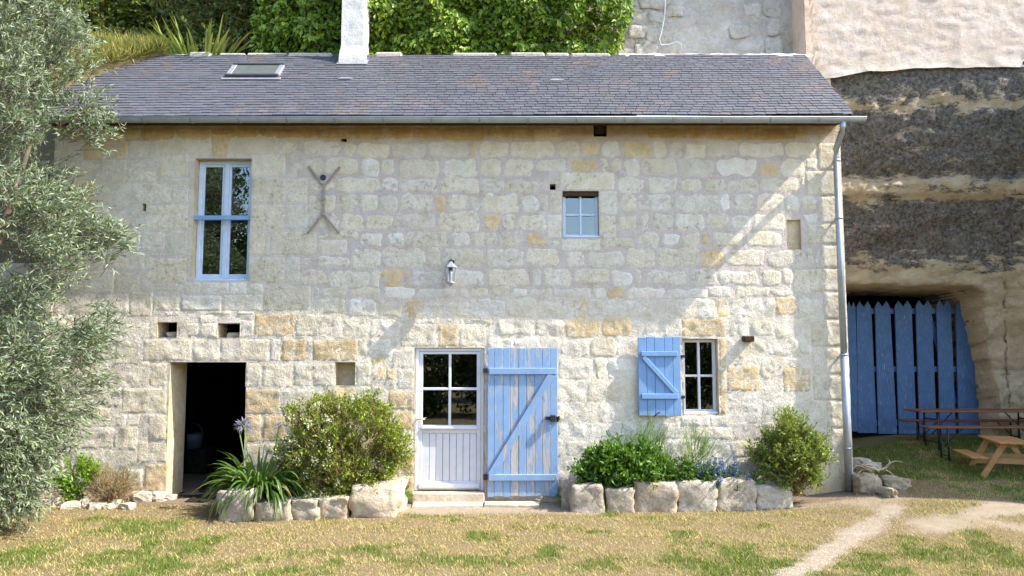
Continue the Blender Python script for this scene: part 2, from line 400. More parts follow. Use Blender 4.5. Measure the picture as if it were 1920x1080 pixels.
def mortar_col(x, z):
    up = np.array((0.63, 0.555, 0.535)); lo = np.array((0.76, 0.70, 0.61)); lf = np.array((0.69, 0.635, 0.585))
    t = sst(Z560 - 0.25, Z560 + 0.25, z); c = up * t + lo * (1 - t)
    u = sst(X560 + 0.3, X560 - 0.5, x); c = c * (1 - u) + lf * u
    s = sst(Z262 - 0.10, ZTOP - 0.02, z + 0.10 * noise.noise(Vector((x * 1.7, z * 3, 0)))); c = c * (1 - s) + np.array((0.50, 0.37, 0.215)) * s
    s = 0.6 * sst(0.55, 0.15, z); c = c * (1 - s) + np.array((0.52, 0.42, 0.30)) * s
    return c
def relief(x, z):
    k = 1.0 if z < Z560 else 0.55
    return k * (0.007 * noise.noise(Vector((x * 3.1, z * 4.2, 9))) + 0.009 * noise.noise(Vector((x * 7, z * 8, 2))) + 0.009 * noise.noise(Vector((x * 19, z * 19, 4))))
def in_open(x, z):
    for o_ in OPEN.values():
        if o_[0] - 1e-5 < x < o_[1] + 1e-5 and o_[2] - 1e-5 < z < o_[3] + 1e-5: return True
    return False
nx = len(ax_); V = []; T = []
for z in az_:
    for x in ax_:
        V.append((x, relief(x, z), z)); T.append((*mortar_col(x, z), 0.35 * sst(1.9, 2.6, z)))
F = []
for j in range(len(az_) - 1):
    for i in range(nx - 1):
        if not in_open((ax_[i] + ax_[i+1]) / 2, (az_[j] + az_[j+1]) / 2): F.append((j*nx+i, j*nx+i+1, (j+1)*nx+i+1, (j+1)*nx+i))
o = link('wall', fast_mesh('wall', V, F, np.array(T), True), 'mortar', house)
o['label'] = 'pale lime mortar facing between the stones'
# reveals, solid end wall, back
for k, (x0, x1, z0, z1, d) in OPEN.items():
    y0, y1 = -0.001, d; rv = MB()
    for q in ([(x0, y0, z0), (x0, y1, z0), (x0, y1, z1), (x0, y0, z1)], [(x1, y0, z1), (x1, y1, z1), (x1, y1, z0), (x1, y0, z0)],
              [(x0, y0, z1), (x0, y1, z1), (x1, y1, z1), (x1, y0, z1)], [(x1, y0, z0), (x1, y1, z0), (x0, y1, z0), (x0, y0, z0)]):
        rv.add(q, [(0, 1, 2, 3)])
    if k in ('niche_c', 'blind'):
        rv.add([(x0, d, z0), (x1, d, z0), (x1, d, z1), (x0, d, z1)], [(0, 1, 2, 3)])
    rv.build('reveal', 'stone', house, tint=np.array((0.64, 0.53, 0.35, 0.3)))
for xa, xb in ((XR - 0.45, XR - 0.002), (XL + 0.002, XL + 0.45)):
    sd = MB(); sd.box(xa, xb, 0.012, 2.6, ZB, WALL_TOP - 0.3); sd.build('end_wall', 'mortar', house, tint=np.array((0.60, 0.52, 0.41, 0.3)))
# dark rooms behind openings
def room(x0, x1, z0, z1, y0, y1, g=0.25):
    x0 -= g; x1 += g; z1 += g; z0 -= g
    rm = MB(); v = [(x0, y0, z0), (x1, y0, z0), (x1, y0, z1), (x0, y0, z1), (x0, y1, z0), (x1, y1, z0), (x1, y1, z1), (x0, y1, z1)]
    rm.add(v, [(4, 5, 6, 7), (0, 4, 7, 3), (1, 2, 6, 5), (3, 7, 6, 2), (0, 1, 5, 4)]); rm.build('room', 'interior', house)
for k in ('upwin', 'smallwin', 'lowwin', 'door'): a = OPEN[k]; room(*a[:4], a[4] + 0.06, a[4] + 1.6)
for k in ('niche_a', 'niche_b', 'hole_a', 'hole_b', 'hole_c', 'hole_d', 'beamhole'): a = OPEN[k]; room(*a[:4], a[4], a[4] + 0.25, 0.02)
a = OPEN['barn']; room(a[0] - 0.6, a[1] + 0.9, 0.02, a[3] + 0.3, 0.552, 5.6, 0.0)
fx0, fx1 = a[0] + 0.003, a[1] - 0.003
n_ = 16; V = [(fx0 + (fx1-fx0)*i/n_, -0.12 + 3.6*j/24, 0.03 + 0.05*noise.noise(Vector((i*0.7, j*0.6, 1))) + 0.035*j/24) for j in range(25) for i in range(n_+1)]
F = [(j*(n_+1)+i, j*(n_+1)+i+1, (j+1)*(n_+1)+i+1, (j+1)*(n_+1)+i) for j in range(24) for i in range(n_)]
link('earth_floor', fast_mesh('earth_floor', V, F, None, True), 'earth_floor', house)

# ------------------------------------------------------------------ stones of the facade
STONES = []     # (x0,x1,z0,z1,tint rgba,proud,rough,name)
CREAM = np.array((0.76, 0.695, 0.57)); OCHRE = np.array((0.67, 0.53, 0.325)); PALE = np.array((0.76, 0.71, 0.625)); WHITE = np.array((0.80, 0.77, 0.71))
def add_stone(r, col, proud=0.008, rough=0.006, lich=0.5, name='stone', gap=0.010, rnd=0.12, ew=0.007):
    x0, x1, z0, z1 = r
    STONES.append(dict(r=(x0 + gap, x1 - gap, z0 + gap, z1 - gap), c=np.array(col) * (0.92 + 0.16 * random.random()), p=proud, g=rough, l=lich, n=name, rnd=rnd, e=ew))
manual = [  # (px rect, kind)   c cream, o ochre, p pale, w white
    (301, 251, 397, 291, 'c', 'lintel'), (433, 251, 522, 290, 'c', 'lintel'),
    (471, 290, 535, 330, 'c'), (471, 333, 535, 382, 'c'), (537, 334, 577, 381, 'c'), (469, 384, 533, 430, 'c'), (536, 384, 577, 429, 'p'),
    (467, 434, 497, 479, 'c'), (506, 434, 594, 479, 'c'), (598, 449, 651, 479, 'p'), (467, 482, 533, 531, 'c'), (535, 482, 563, 531, 'p'),
    (495, 536, 583, 583, 'c'), (418, 553, 493, 583, 'p'), (339, 554, 415, 583, 'w', 'repair_block'), (345, 529, 376, 551, 'p'), (378, 529, 429, 552, 'w'),
    (431, 529, 463, 551, 'w'), (296, 291, 354, 331, 'c'), (322, 334, 354, 381, 'p'), (273, 384, 353, 430, 'c'), (316, 432, 352, 480, 'p'), (271, 484, 350, 530, 'c'),
    (287, 556, 337, 583, 'c'), (477, 588, 552, 631, 'o'), (554, 589, 622, 630, 'c'), (335, 606, 372, 632, 'p'), (374, 606, 406, 632, 'p'), (452, 600, 476, 632, 'p'),
    (268, 635, 360, 677, 'c', 'lintel'), (361, 635, 412, 677, 'c', 'lintel'), (413, 635, 504, 678, 'c', 'lintel'), (506, 635, 526, 677, 'p'), (527, 635, 573, 677, 'o'), (586, 636, 671, 677, 'o'),
    (460, 681, 490, 726, 'c'), (492, 682, 549, 726, 'c'), (551, 681, 584, 724, 'c'), (586, 682, 627, 724, 'c'), (668, 682, 695, 724, 'c'),
    (460, 729, 525, 777, 'o'), (529, 730, 601, 776, 'c'), (460, 779, 490, 830, 'o'), (492, 780, 535, 829, 'o'), (460, 832, 530, 878, 'c'), (460, 880, 500, 930, 'c'),
    (281, 680, 313, 724, 'c'), (228, 727, 313, 775, 'c'), (277, 777, 313, 826, 'c'), (258, 828, 313, 867, 'c'), (270, 870, 313, 923, 'o'),
    (751, 608, 820, 650, 'c', 'lintel'), (822, 608, 860, 650, 'o', 'lintel'), (861, 608, 912, 650, 'c', 'lintel'),
    (735, 655, 776, 690, 'p'), (745, 692, 776, 730, 'p'), (728, 732, 776, 768, 'o'), (738, 770, 776, 806, 'o'), (730, 808, 776, 850, 'c'), (740, 852, 776, 890, 'o'), (735, 892, 776, 930, 'o'),
    (1278, 597, 1360, 631, 'o', 'lintel'), (1349, 634, 1362, 690, 'o'), (1349, 692, 1362, 777, 'o'), (1363, 686, 1424, 733, 'o'),
    (1275, 779, 1330, 800, 'p'), (1332, 779, 1366, 800, 'p'),
    (1050, 323, 1152, 356, 'c', 'lintel'), (1125, 358, 1157, 402, 'p'), (1125, 404, 1155, 446, 'c'), (1030, 358, 1053, 398, 'c'), (1026, 402, 1053, 446, 'p'), (1052, 448, 1126, 470, 'p'),
    (1455, 556, 1492, 590, 'o'), (1488, 505, 1521, 550, 'c'), (1468, 690, 1520, 735, 'o'),
]
for q in manual:
    k = q[4]; col = {'c': CREAM, 'o': OCHRE, 'p': PALE, 'w': WHITE}[k]
    nm = q[5] if len(q) > 5 else 'stone'
    if k == 'c' and q[1] > 590: col = CREAM * 0.97
    add_stone(rect(*q[:4]), col, 0.0015 if nm != 'repair_block' else 0.006, 0.004 if q[1] < 600 else 0.008, 0.8 if 330 < q[1] < 600 and k == 'c' else 0.25, nm, 0.001, 0.035)
# keystone over the upper window (wedge)
KS = rect(398, 252, 433, 294)
# quoins on the right corner
y = 268; i = 0
while y < 890:
    h = random.choice((40, 44, 48, 52)); w = (38, 62)[i % 2]
    xr = 1577 + (y - 235) * 0.036
    if y + h > 900: h = 900 - y
    r = rect(xr - 8 - w, y, xr, y + h - 1)
    add_stone((r[0], XR, r[2], r[3]), CREAM * (1.0 if i % 3 else 0.9), 0.004, 0.003, 0.7 if y > 350 else 0.25, 'quoin', 0.006, 0.03); y += h; i += 1
# top course, stained ochre
x = XL + 0.02
while x < XR - 0.55:
    w = random.uniform(0.35, 0.85)
    r = (x, min(x + w, XR - 0.5), at(960, 262).z + random.uniform(-0.03, 0.03), WALL_TOP - 0.035)
    if not (r[0] < OPEN['beamhole'][1] and r[1] > OPEN['beamhole'][0]):
        add_stone(r, OCHRE * np.array((0.85, 0.76, 0.62)) if random.random() < 0.75 else OCHRE, 0.004, 0.004, 0.5, 'stone', 0.014, 0.22)
    x += w
BLOCK = [o_[:4] for o_ in OPEN.values()] + [s['r'] for s in STONES] + [KS]
def trim(r):
    x0, x1, z0, z1 = r
    for (a, b, c, d) in BLOCK:
        a -= 0.003; b += 0.003; c -= 0.003; d += 0.003
        if x0 < b and x1 > a and z0 < d and z1 > c:
            opts = [((x0, a, z0, z1), a - x0), ((b, x1, z0, z1), x1 - b), ((x0, x1, z0, c), (c - z0) * 1.5), ((x0, x1, d, z1), (z1 - d) * 1.5)]
            x0, x1, z0, z1 = max(opts, key=lambda t: (t[0][1]-t[0][0]) * (t[0][3]-t[0][2]) if t[0][1] > t[0][0] and t[0][3] > t[0][2] else -1)[0]
            if x1 - x0 < 0.07 or z1 - z0 < 0.055: return None
    return (x0, x1, z0, z1)
def fill(xa, xb, za, zb, hr, wr, style):
    z = zb
    while z > za + 0.08:
        h = random.uniform(*hr); z0 = max(za, z - h); x = xa + random.uniform(-0.3, 0.0)
        while x < xb:
            w = random.uniform(*wr) * (1.0 if random.random() > 0.18 else 0.45)
            jl, jr = random.uniform(-0.02, 0.02), random.uniform(-0.02, 0.02)
            r = trim((max(xa, x), min(xb, x + w), z0 + jl, z + jr))
            if r and r[1] - r[0] > 0.07:
                t = random.random()
                if style == 'up':
                    c = CREAM if t < 0.5 else (PALE if t < 0.78 else (WHITE if t < 0.9 else OCHRE * 1.1))
                    zz = (r[2] + r[3]) / 2; lich = 0.95 if 3.0 < zz < 4.55 else 0.35
                    add_stone(r, c, random.uniform(0.001, 0.005), 0.006, lich * (0.35 + 0.65 * random.random()), 'stone', random.uniform(0.010, 0.022), 0.32, 0.010)
                elif style == 'low':
                    c = PALE if t < 0.38 else (CREAM if t < 0.74 else (WHITE if t < 0.92 else OCHRE * 1.12))
                    add_stone(r, c, random.uniform(-0.001, 0.0035), 0.015, 0.10, 'stone', random.uniform(0.003, 0.012), 0.26, 0.011)
                else:
                    c = PALE if t < 0.5 else (CREAM if t < 0.92 else OCHRE * 1.15)
                    add_stone(r, c, random.uniform(-0.001, 0.003), 0.010, 0.25, 'stone', random.uniform(0.002, 0.006), 0.10, 0.007)
            x += w
        z = z0
zt = Z262 - 0.02
fill(XL + 0.01, X560, 0.02, zt, (0.26, 0.37), (0.34, 0.72), 'left')
fill(X560, XR - 0.33, Z560, zt, (0.225, 0.30), (0.28, 0.66), 'up')
fill(X560, XR - 0.33, 0.02, Z560, (0.22, 0.32), (0.28, 0.62), 'low')

def stone_mesh(s, local=True):
    x0, x1, z0, z1 = s['r']; w, h = x1 - x0, z1 - z0; cx, cz = (x0 + x1) / 2, (z0 + z1) / 2
    sd_ = random.uniform(0, 100); low = cz < Z560
    def ts(L):
        n = max(3, min(16, int(round(L / 0.036)))); e = min(0.16, s.get('e', 0.012) / L)
        return [0, e] + [e + (1 - 2*e) * k / n for k in range(1, n)] + [1 - e, 1]
    us, ws = ts(w), ts(h); V = []
    nu, nw = len(us), len(ws); rr = s['rnd'] * min(w, h)
    for j, b in enumerate(ws):
        for i, a in enumerate(us):
            X, Z = (a - 0.5) * w, (b - 0.5) * h
            # rounded corners
            dx, dz = abs(X) - (w/2 - rr), abs(Z) - (h/2 - rr)
            if dx > 0 and dz > 0:
                l = math.hypot(dx, dz)
                if l > 0:
                    k = max(dx, dz) / l; X = math.copysign(w/2 - rr + dx * k, X); Z = math.copysign(h/2 - rr + dz * k, Z)
            jx = s['rnd'] * 0.13 * noise.noise(Vector((cx + X, cz + Z, sd_)) * 7); jz = s['rnd'] * 0.13 * noise.noise(Vector((cx + X, cz + Z, sd_ + 30)) * 7)
            edge = min(i, nu - 1 - i, j, nw - 1 - j)
            base = relief(cx + X, cz + Z)
            if edge == 0: Y = base + 0.002
            else:
                n1 = 0.7 * noise.noise(Vector((cx + X, cz + Z, sd_)) * 6) + 0.9 * (0.35 - abs(noise.noise(Vector((cx + X, cz + Z, sd_)) * 11))) + 0.45 * noise.noise(Vector((cx + X, cz + Z, sd_)) * 24)
                Y = -s['p'] * (0.75 if edge == 1 else 1.0) - s['g'] * n1 * (0.12 if edge == 1 else (0.7 if edge == 2 else 1.0)) + base
            V.append((X + jx, Y, Z + jz))
    F = [(j*nu+i, j*nu+i+1, (j+1)*nu+i+1, (j+1)*nu+i) for j in range(nw-1) for i in range(nu-1)]
    return V, F, (cx, cz)
STONES.sort(key=lambda s: -(s['r'][1]-s['r'][0]) * (s['r'][3]-s['r'][2]))
cnt = 0; restV = []; restF = []; restT = []
for s in STONES:
    if s['r'][1] - s['r'][0] < 0.05 or s['r'][3] - s['r'][2] < 0.04: continue
    V, F, (cx, cz) = stone_mesh(s); t4 = (*s['c'], s['l'])
    if cnt < 300 or s['n'] != 'stone':
        link(s['n'], fast_mesh(s['n'], V, F, np.array(t4), True), 'stone', house, (cx, 0, cz)); cnt += 1
    else:
        b = len(restV); restV += [(v[0] + cx, v[1], v[2] + cz) for v in V]; restF += [tuple(i + b for i in f) for f in F]; restT += [t4] * len(V)
if restV: tag(link('small_stones', fast_mesh('small_stones', restV, restF, np.array(restT), True), 'stone', house), kind='stuff')
kz0, kz1 = KS[2], KS[3]; kx0, kx1 = KS[0], KS[1]
k = MB(); k.add([(kx0, -0.012, kz1), (kx1, -0.012, kz1), (kx1 - 0.05, -0.012, kz0), (kx0 + 0.03, -0.012, kz0), (kx0, 0.2, kz1), (kx1, 0.2, kz1), (kx1 - 0.05, 0.2, kz0), (kx0 + 0.03, 0.2, kz0)],
    [(3, 2, 1, 0), (0, 1, 5, 4), (2, 3, 7, 6), (1, 2, 6, 5), (3, 0, 4, 7)])
k.build('keystone', 'stone', house, tint=np.array((*OCHRE, 0.3)))
# rotten beam ends
def rough_beam(name, x0, x1, y0, y1, z0, z1):
    b = MB(); b.box(x0, x1, y0, y1, z0, z1, bev=0.012); b.build(name, 'dark_wood', house)
r = OPEN['beamhole']; rough_beam('beam_end', r[0] + 0.02, r[1] - 0.02, 0.03, 0.3, r[2] + 0.05, r[3] + 0.02)
r = rect(1391, 630, 1410, 641); rough_beam('beam_end', r[0], r[1], -0.12, 0.1, r[2], r[3])

# ------------------------------------------------------------------ windows and doors
def pane(parent, x0, x1, z0, z1, y):
    b = MB(); b.box(x0, x1, y, y + 0.006, z0, z1); return b.build('pane', 'glass', parent)
def window(name, op, paint, cols, rows, fw, bw, sill=True, mull=None, y=None, casements=False, label=None):
    x0, x1, z0, z1, d = op; y = d - 0.06 if y is None else y
    w = bpy.data.objects.new(name, None); COL.objects.link(w); w.parent = house; w.location = ((x0 + x1) / 2, y, z0)
    if label: w['label'] = label
    def P(nm, b, mat): 
        b.v = [Vector(p) - w.location for p in b.v]; return b.build(nm, mat, w)
    e = 0.004; b = MB()
    b.box(x0 + e, x0 + fw, y, y + 0.06, z0 + e, z1 - e, bev=0.006); b.box(x1 - fw, x1 - e, y, y + 0.06, z0 + e, z1 - e, bev=0.006)
    b.box(x0 + fw - 0.002, x1 - fw + 0.002, y + 0.002, y + 0.06, z1 - fw, z1 - e, bev=0.006); b.box(x0 + fw - 0.002, x1 - fw + 0.002, y + 0.002, y + 0.06, z0 + e, z0 + fw * 1.25, bev=0.006)
    P('frame', b, paint)
    xs = [x0 + fw + (x1 - x0 - 2*fw) * i / cols for i in range(cols + 1)]; zs = [z0 + fw*1.25 + (z1 - z0 - 2.25*fw) * i / rows for i in range(rows + 1)]
    for i in range(1, cols):
        b = MB(); ww = mull if mull else bw
        b.box(xs[i] - ww/2, xs[i] + ww/2, y - 0.006, y + 0.045, zs[0] - 0.01, zs[-1] + 0.01, bev=0.005); P('mullion', b, paint)
    for j in range(1, rows):
        for i in range(cols):
            b = MB(); b.box(xs[i] + 0.001, xs[i+1] - 0.001, y + 0.004, y + 0.04, zs[j] - bw/2, zs[j] + bw/2, bev=0.004); P('glazing_bar', b, paint)
    for i in range(cols):
        if casements:
            c = 0.036; mm = mull / 2; xa = xs[i] + (mm if i else 0); xb = xs[i+1] - (mm if i < cols - 1 else 0); b = MB()
            b.box(xa, xa + c, y + 0.012, y + 0.05, zs[0], zs[-1], bev=0.004); b.box(xb - c, xb, y + 0.012, y + 0.05, zs[0], zs[-1], bev=0.004)
            b.box(xa + c, xb - c, y + 0.014, y + 0.05, zs[0], zs[0] + c * 1.2, bev=0.004); b.box(xa + c, xb - c, y + 0.014, y + 0.05, zs[-1] - c, zs[-1], bev=0.004)
            P('casement', b, paint)
        for j in range(rows):
            b = MB(); b.box(xs[i], xs[i+1], y + 0.028, y + 0.033, zs[j], zs[j+1]); P('pane', b, 'glass')
    if sill:
        b = MB(); b.box(x0 + 0.003, x1 - 0.003, y - 0.075, y + 0.001, z0 + 0.002, z0 + 0.034, bev=0.006); P('sill', b, paint)
    return w, P
u, P = window('tall_window', OPEN['upwin'], 'pale_blue_paint', 2, 1, 0.055, 0.03, True, 0.06, 0.13, True, 'tall pale blue two-casement window with a guard bar')
a = OPEN['upwin']; zb = at(415, 408, 0.03).z; b = MB(); b.box(a[0] - 0.03, a[1] - 0.004, 0.02, 0.055, zb - 0.035, zb + 0.03, bev=0.006); P('guard_bar', b, 'grey_blue_paint')
window('small_window', OPEN['smallwin'], 'pale_blue_paint', 2, 2, 0.045, 0.028, True, None, None, False, 'small square four-pane pale blue window in the upper wall')
window('shuttered_window', OPEN['lowwin'], 'white_paint', 2, 2, 0.05, 0.032, True, None, None, False, 'white four-pane window beside the small blue shutter')
r = OPEN['smallwin']; b = MB(); b.box(r[0] + 0.003, r[1] - 0.003, 0.02, 0.068, r[3] - 0.07, r[3] - 0.004, bev=0.006); b.build('window_head', 'dark_wood', house)

# white glazed door
x0, x1, z0, z1, d = OPEN['door']; dz0 = at(840, 921).z
door = bpy.data.objects.new('glazed_door', None); COL.objects.link(door); door.parent = house; door.location = ((x0 + x1) / 2, 0.05, dz0); door['label'] = 'white half-glazed door with four panes'
def DP(nm, b, mat, **k):
    b.v = [Vector(p) - door.location for p in b.v]; return b.build(nm, mat, door, **k)
b = MB(); b.box(x0 + 0.004, x0 + 0.05, 0.03, 0.11, dz0, z1 - 0.004, bev=0.006); b.box(x1 - 0.05, x1 - 0.004, 0.03, 0.11, dz0, z1 - 0.004, bev=0.006)
b.box(x0 + 0.05, x1 - 0.05, 0.031, 0.11, z1 - 0.05, z1 - 0.004, bev=0.006); DP('door_frame', b, 'white_paint')
gx0, gx1 = at(793, 720, 0.06).x, at(894, 720, 0.06).x; gz0, gz1 = at(840, 797, 0.06).z, at(840, 664, 0.06).z
pz0, pz1 = at(840, 902, 0.06).z, at(840, 812, 0.06).z
b = MB(); L_, R_ = x0 + 0.052, x1 - 0.052
b.box(L_, gx0, 0.045, 0.095, dz0 + 0.01, z1 - 0.053, bev=0.005); b.box(gx1, R_, 0.045, 0.095, dz0 + 0.01, z1 - 0.053, bev=0.005)
b.box(gx0, gx1, 0.047, 0.095, gz1, z1 - 0.053, bev=0.005); b.box(gx0, gx1, 0.047, 0.095, pz1, gz0, bev=0.005); b.box(gx0, gx1, 0.047, 0.095, dz0 + 0.01, pz0, bev=0.005)
DP('stiles_and_rails', b, 'white_paint')
xm, zm = (gx0 + gx1) / 2, at(840, 729, 0.06).z
b = MB(); b.box(xm - 0.018, xm + 0.018, 0.05, 0.085, gz0, gz1, bev=0.004); DP('glazing_bar', b, 'white_paint')
for s0, s1 in ((gx0, xm - 0.018), (xm + 0.018, gx1)):
    b = MB(); b.box(s0, s1, 0.052, 0.085, zm - 0.018, zm + 0.018, bev=0.004); DP('glazing_bar', b, 'white_paint')
for s0, s1 in ((gx0, xm), (xm, gx1)):
    for t0, t1 in ((gz0, zm), (zm, gz1)):
        b = MB(); b.box(s0, s1, 0.066, 0.072, t0, t1); DP('pane', b, 'glass')
nb = 8
for i in range(nb):
    a0 = gx0 + (gx1 - gx0) * i / nb; a1 = gx0 + (gx1 - gx0) * (i + 1) / nb
    b = MB(); b.box(a0 + 0.003, a1 - 0.003, 0.060, 0.085, pz0, pz1, bev=0.005); DP('panel_board', b, 'white_paint')
b = MB(); b.box(L_ + 0.04, R_ - 0.03, 0.012, 0.046, gz0 - 0.055, gz0 - 0.015, bev=0.010); DP('weather_bar', b, 'white_paint'); b = MB(); b.box(L_ + 0.005, R_ - 0.005, 0.012, 0.046, dz0 + 0.03, dz0 + 0.10, bev=0.014); DP('weather_bar', b, 'white_paint')
hz = at(785, 788, 0.04).z; hx = at(783, 788, 0.04).x
b = MB(); b.box(hx - 0.018, hx + 0.018, 0.034, 0.045, hz - 0.13, hz + 0.10, bev=0.006); b.tube([(hx, 0.04, hz + 0.02), (hx, -0.01, hz + 0.02), (hx + 0.02, -0.018, hz + 0.02), (hx + 0.11, -0.016, hz + 0.02)], 0.009, 8); DP('handle', b, 'brass', smooth=True)
# door sill stone
b = MB(); b.box(x0 - 0.02, x1 + 0.01, -0.10, 0.12, ZB, dz0 - 0.005, bev=0.018); b.build('doorstep', 'rock', house, tint=np.array((0.58, 0.50, 0.40, 0.2)))

# blue plank shutters
def z_shutter(name, label, px, boards, yf, mat, flip, worn, batt, brace, bx=None):
    """px corners: x0,y0,x1,y1; batt: list of (py0,py1); brace: two pixel points"""
    yb = yf + 0.028
    X0, X1, Z0, Z1 = rect(*px, Y=yf)
    s = bpy.data.objects.new(name, None); COL.objects.link(s); s.parent = house; s.location = ((X0 + X1) / 2, yf, Z0); s['label'] = label
    def P(nm, b, m, **k):
        b.v = [Vector(p) - s.location for p in b.v]; return b.build(nm, m, s, **k)
    ws = [random.uniform(0.85, 1.15) for _ in range(boards)]; tot = sum(ws); x = X0
    for i in range(boards):
        w = (X1 - X0) * ws[i] / tot; b = MB(); jt = random.uniform(-0.006, 0.006)
        b.box(x + 0.0022, x + w - 0.0022, yf + random.uniform(0, 0.003), yb, Z0 + random.uniform(-0.008, 0.008), Z1 + jt, bev=0.004)
        P('board', b, mat, tint=np.array((1, 1, 1, worn[i % len(worn)]))); x += w
    ins = (X1 - X0) * 0.02; bx0, bx1 = (X0 + ins, X1 - ins) if bx is None else (at(bx[0], 700, yf).x, at(bx[1], 700, yf).x)
    for (a0, a1) in batt:
        b = MB(); b.box(bx0, bx1, yf - 0.030, yf + 0.001, at(px[0], a1, yf).z, at(px[0], a0, yf).z, bev=0.006); P('batten', b, mat, tint=np.array((1, 1, 1, 0.1)))
    p0, p1 = at(*brace[0], yf), at(*brace[1], yf); b = MB(); b.bar((p0.x, yf - 0.0135, p0.z), (p1.x, yf - 0.0135, p1.z), brace[2], 0.027, (0, -1, 0), 0.005); P('brace', b, mat, tint=np.array((1, 1, 1, 0.25)))
    return s, P, (X0, X1, Z0, Z1)
s, P, q = z_shutter('plank_shutter', 'tall blue plank shutter with badly peeling paint, folded open', (914, 652, 1046, 931), 9, -0.085, 'peeling_blue', 1, [0.2, 0.75, 0.15, 1.0, 0.35, 0.9, 0.65, 1.0, 0.1],
    [(690, 702), (889, 901)], ((1034, 702), (920, 891), 0.095))
lz = at(1035, 784, -0.1).z; lx = at(1036, 784, -0.1).x
b = MB(); b.box(lx - 0.10, lx + 0.10, -0.104, -0.088, lz - 0.022, lz + 0.022, bev=0.004); b.box(lx - 0.035, lx + 0.045, -0.155, -0.104, lz - 0.045, lz + 0.045, bev=0.010); b.tube([(lx + 0.07, -0.10, lz - 0.05), (lx + 0.09, -0.12, lz + 0.03)], 0.012); P('latch', b, 'black_iron')
for py in (694, 893):
    z = at(912, py).z; x = at(911, py).x; b = MB(); b.box(x - 0.035, x + 0.03, -0.088, 0.01, z - 0.035, z + 0.03, bev=0.005); P('hinge', b, 'black_iron')
s, P, q = z_shutter('plank_shutter', 'small square blue plank shutter folded open beside the window', (1197, 632, 1277, 780), 5, -0.075, 'blue', -1, [0.1, 0.3, 0.5, 0.2, 0.1],
    [(659, 668), (738, 748)], ((1206, 669), (1268, 738), 0.062), (1202, 1271))
for py in (668, 744):
    z = at(1279, py).z; x = at(1279, py).x; b = MB(); b.box(x - 0.025, x + 0.025, -0.075, 0.01, z - 0.02, z + 0.02, bev=0.004); P('hinge', b, 'black_iron')
b = MB(); z = at(1228, 776).z; x = at(1228, 776).x; b.tube([(x - 0.03, -0.08, z - 0.03), (x, -0.10, z), (x + 0.05, -0.09, z + 0.03)], 0.008); P('hook', b, 'black_iron')

# wall anchor (X shaped iron tie)
an = bpy.data.objects.new('wall_anchor', None); COL.objects.link(an); an.parent = house; an.location = at(606, 375, -0.04); an['label'] = 'weathered X-shaped iron wall tie'
def bar_px(p0, p1, w, nm, y0=-0.03, y1=-0.03):
    a, c = at(*p0, y0), at(*p1, y1); b = MB(); b.bar(a - an.location, c - an.location, w, 0.03, (0, -1, 0), 0.006); b.build(nm, 'grey_iron', an)
bar_px((607, 345), (606, 404), 0.034, 'stem', -0.035, -0.035)
bar_px((579, 311), (607, 350), 0.028, 'arm'); bar_px((637, 313), (606, 350), 0.028, 'arm', -0.034, -0.034)
bar_px((606, 400), (577, 438), 0.028, 'arm'); bar_px((606, 400), (636, 438), 0.028, 'arm', -0.034, -0.034)
c = at(606, 372, -0.05) - an.location; b = MB(); b.tube([c + Vector((0, 0.02, 0)), c + Vector((0, -0.03, 0))], 0.03, 8); b.build('bolt', 'grey_iron', an)
c = at(606, 333, 0) - an.location; b = MB(); b.tube([c + Vector((0, 0.05, 0)), c + Vector((0, -0.012, 0))], 0.045, 8); b.build('eye', 'black_iron', an)

# ------------------------------------------------------------------ roof
RX0, RX1 = XL - 0.10, at(1600, 213, -0.42).x
roof = bpy.data.objects.new('roof', None); COL.objects.link(roof); roof.parent = house; roof.location = (0, 0, 0); roof['label'] = 'weathered grey slate roof'
def roof_pt(x, t):       # t 0 at the eave .. 1 at the top
    e = Vector((x, -ov(x) + 0.04, EAVE_Z)); tp = Vector((x, TOP_Y, TOP_Z)); p = e.lerp(tp, t)
    p.z += 0.012 * noise.noise(Vector((x * 0.5, t * 2, 0))); return p
RLEN = (roof_pt(0, 1) - roof_pt(0, 0)).length
sl = (roof_pt(0, 1) - roof_pt(0, 0)).normalized(); rn = Vector((0, -sl.z, sl.y)); 
ns_ = 40; V = []; 
for i in range(ns_ + 1):
    x = RX0 + 0.01 + (RX1 - RX0 - 0.02) * i / ns_
    for t in (0.0, 0.25, 0.5, 0.75, 1.0): p = roof_pt(x, t) - rn * 0.012; V.append(p); 
F = [(i*5+j, (i+1)*5+j, (i+1)*5+j+1, i*5+j+1) for i in range(ns_) for j in range(4)]
link('battens', fast_mesh('battens', V, F, np.array((0.03, 0.03, 0.03))), 'slate', roof)
EXPO, SW = 0.082, 0.150
rows = int(RLEN / EXPO) + 1; slates = []
for r_ in range(rows):
    x = RX0 - (SW / 2 if r_ % 2 else 0) + random.uniform(-0.01, 0.01); s0 = r_ * EXPO - 0.02
    while x < RX1:
        w = SW * random.uniform(0.92, 1.08); xa, xb = max(RX0, x), min(RX1, x + w)
        if xb - xa > 0.03: slates.append((r_, xa, xb, s0))
        x += w
tint_sl = lambda: np.array((0.100, 0.101, 0.114)) * random.uniform(0.86, 1.12) * np.array((random.uniform(0.96, 1.06), 1, random.uniform(0.97, 1.05)))
restV = []; restF = []; restT = []; cnt = 0
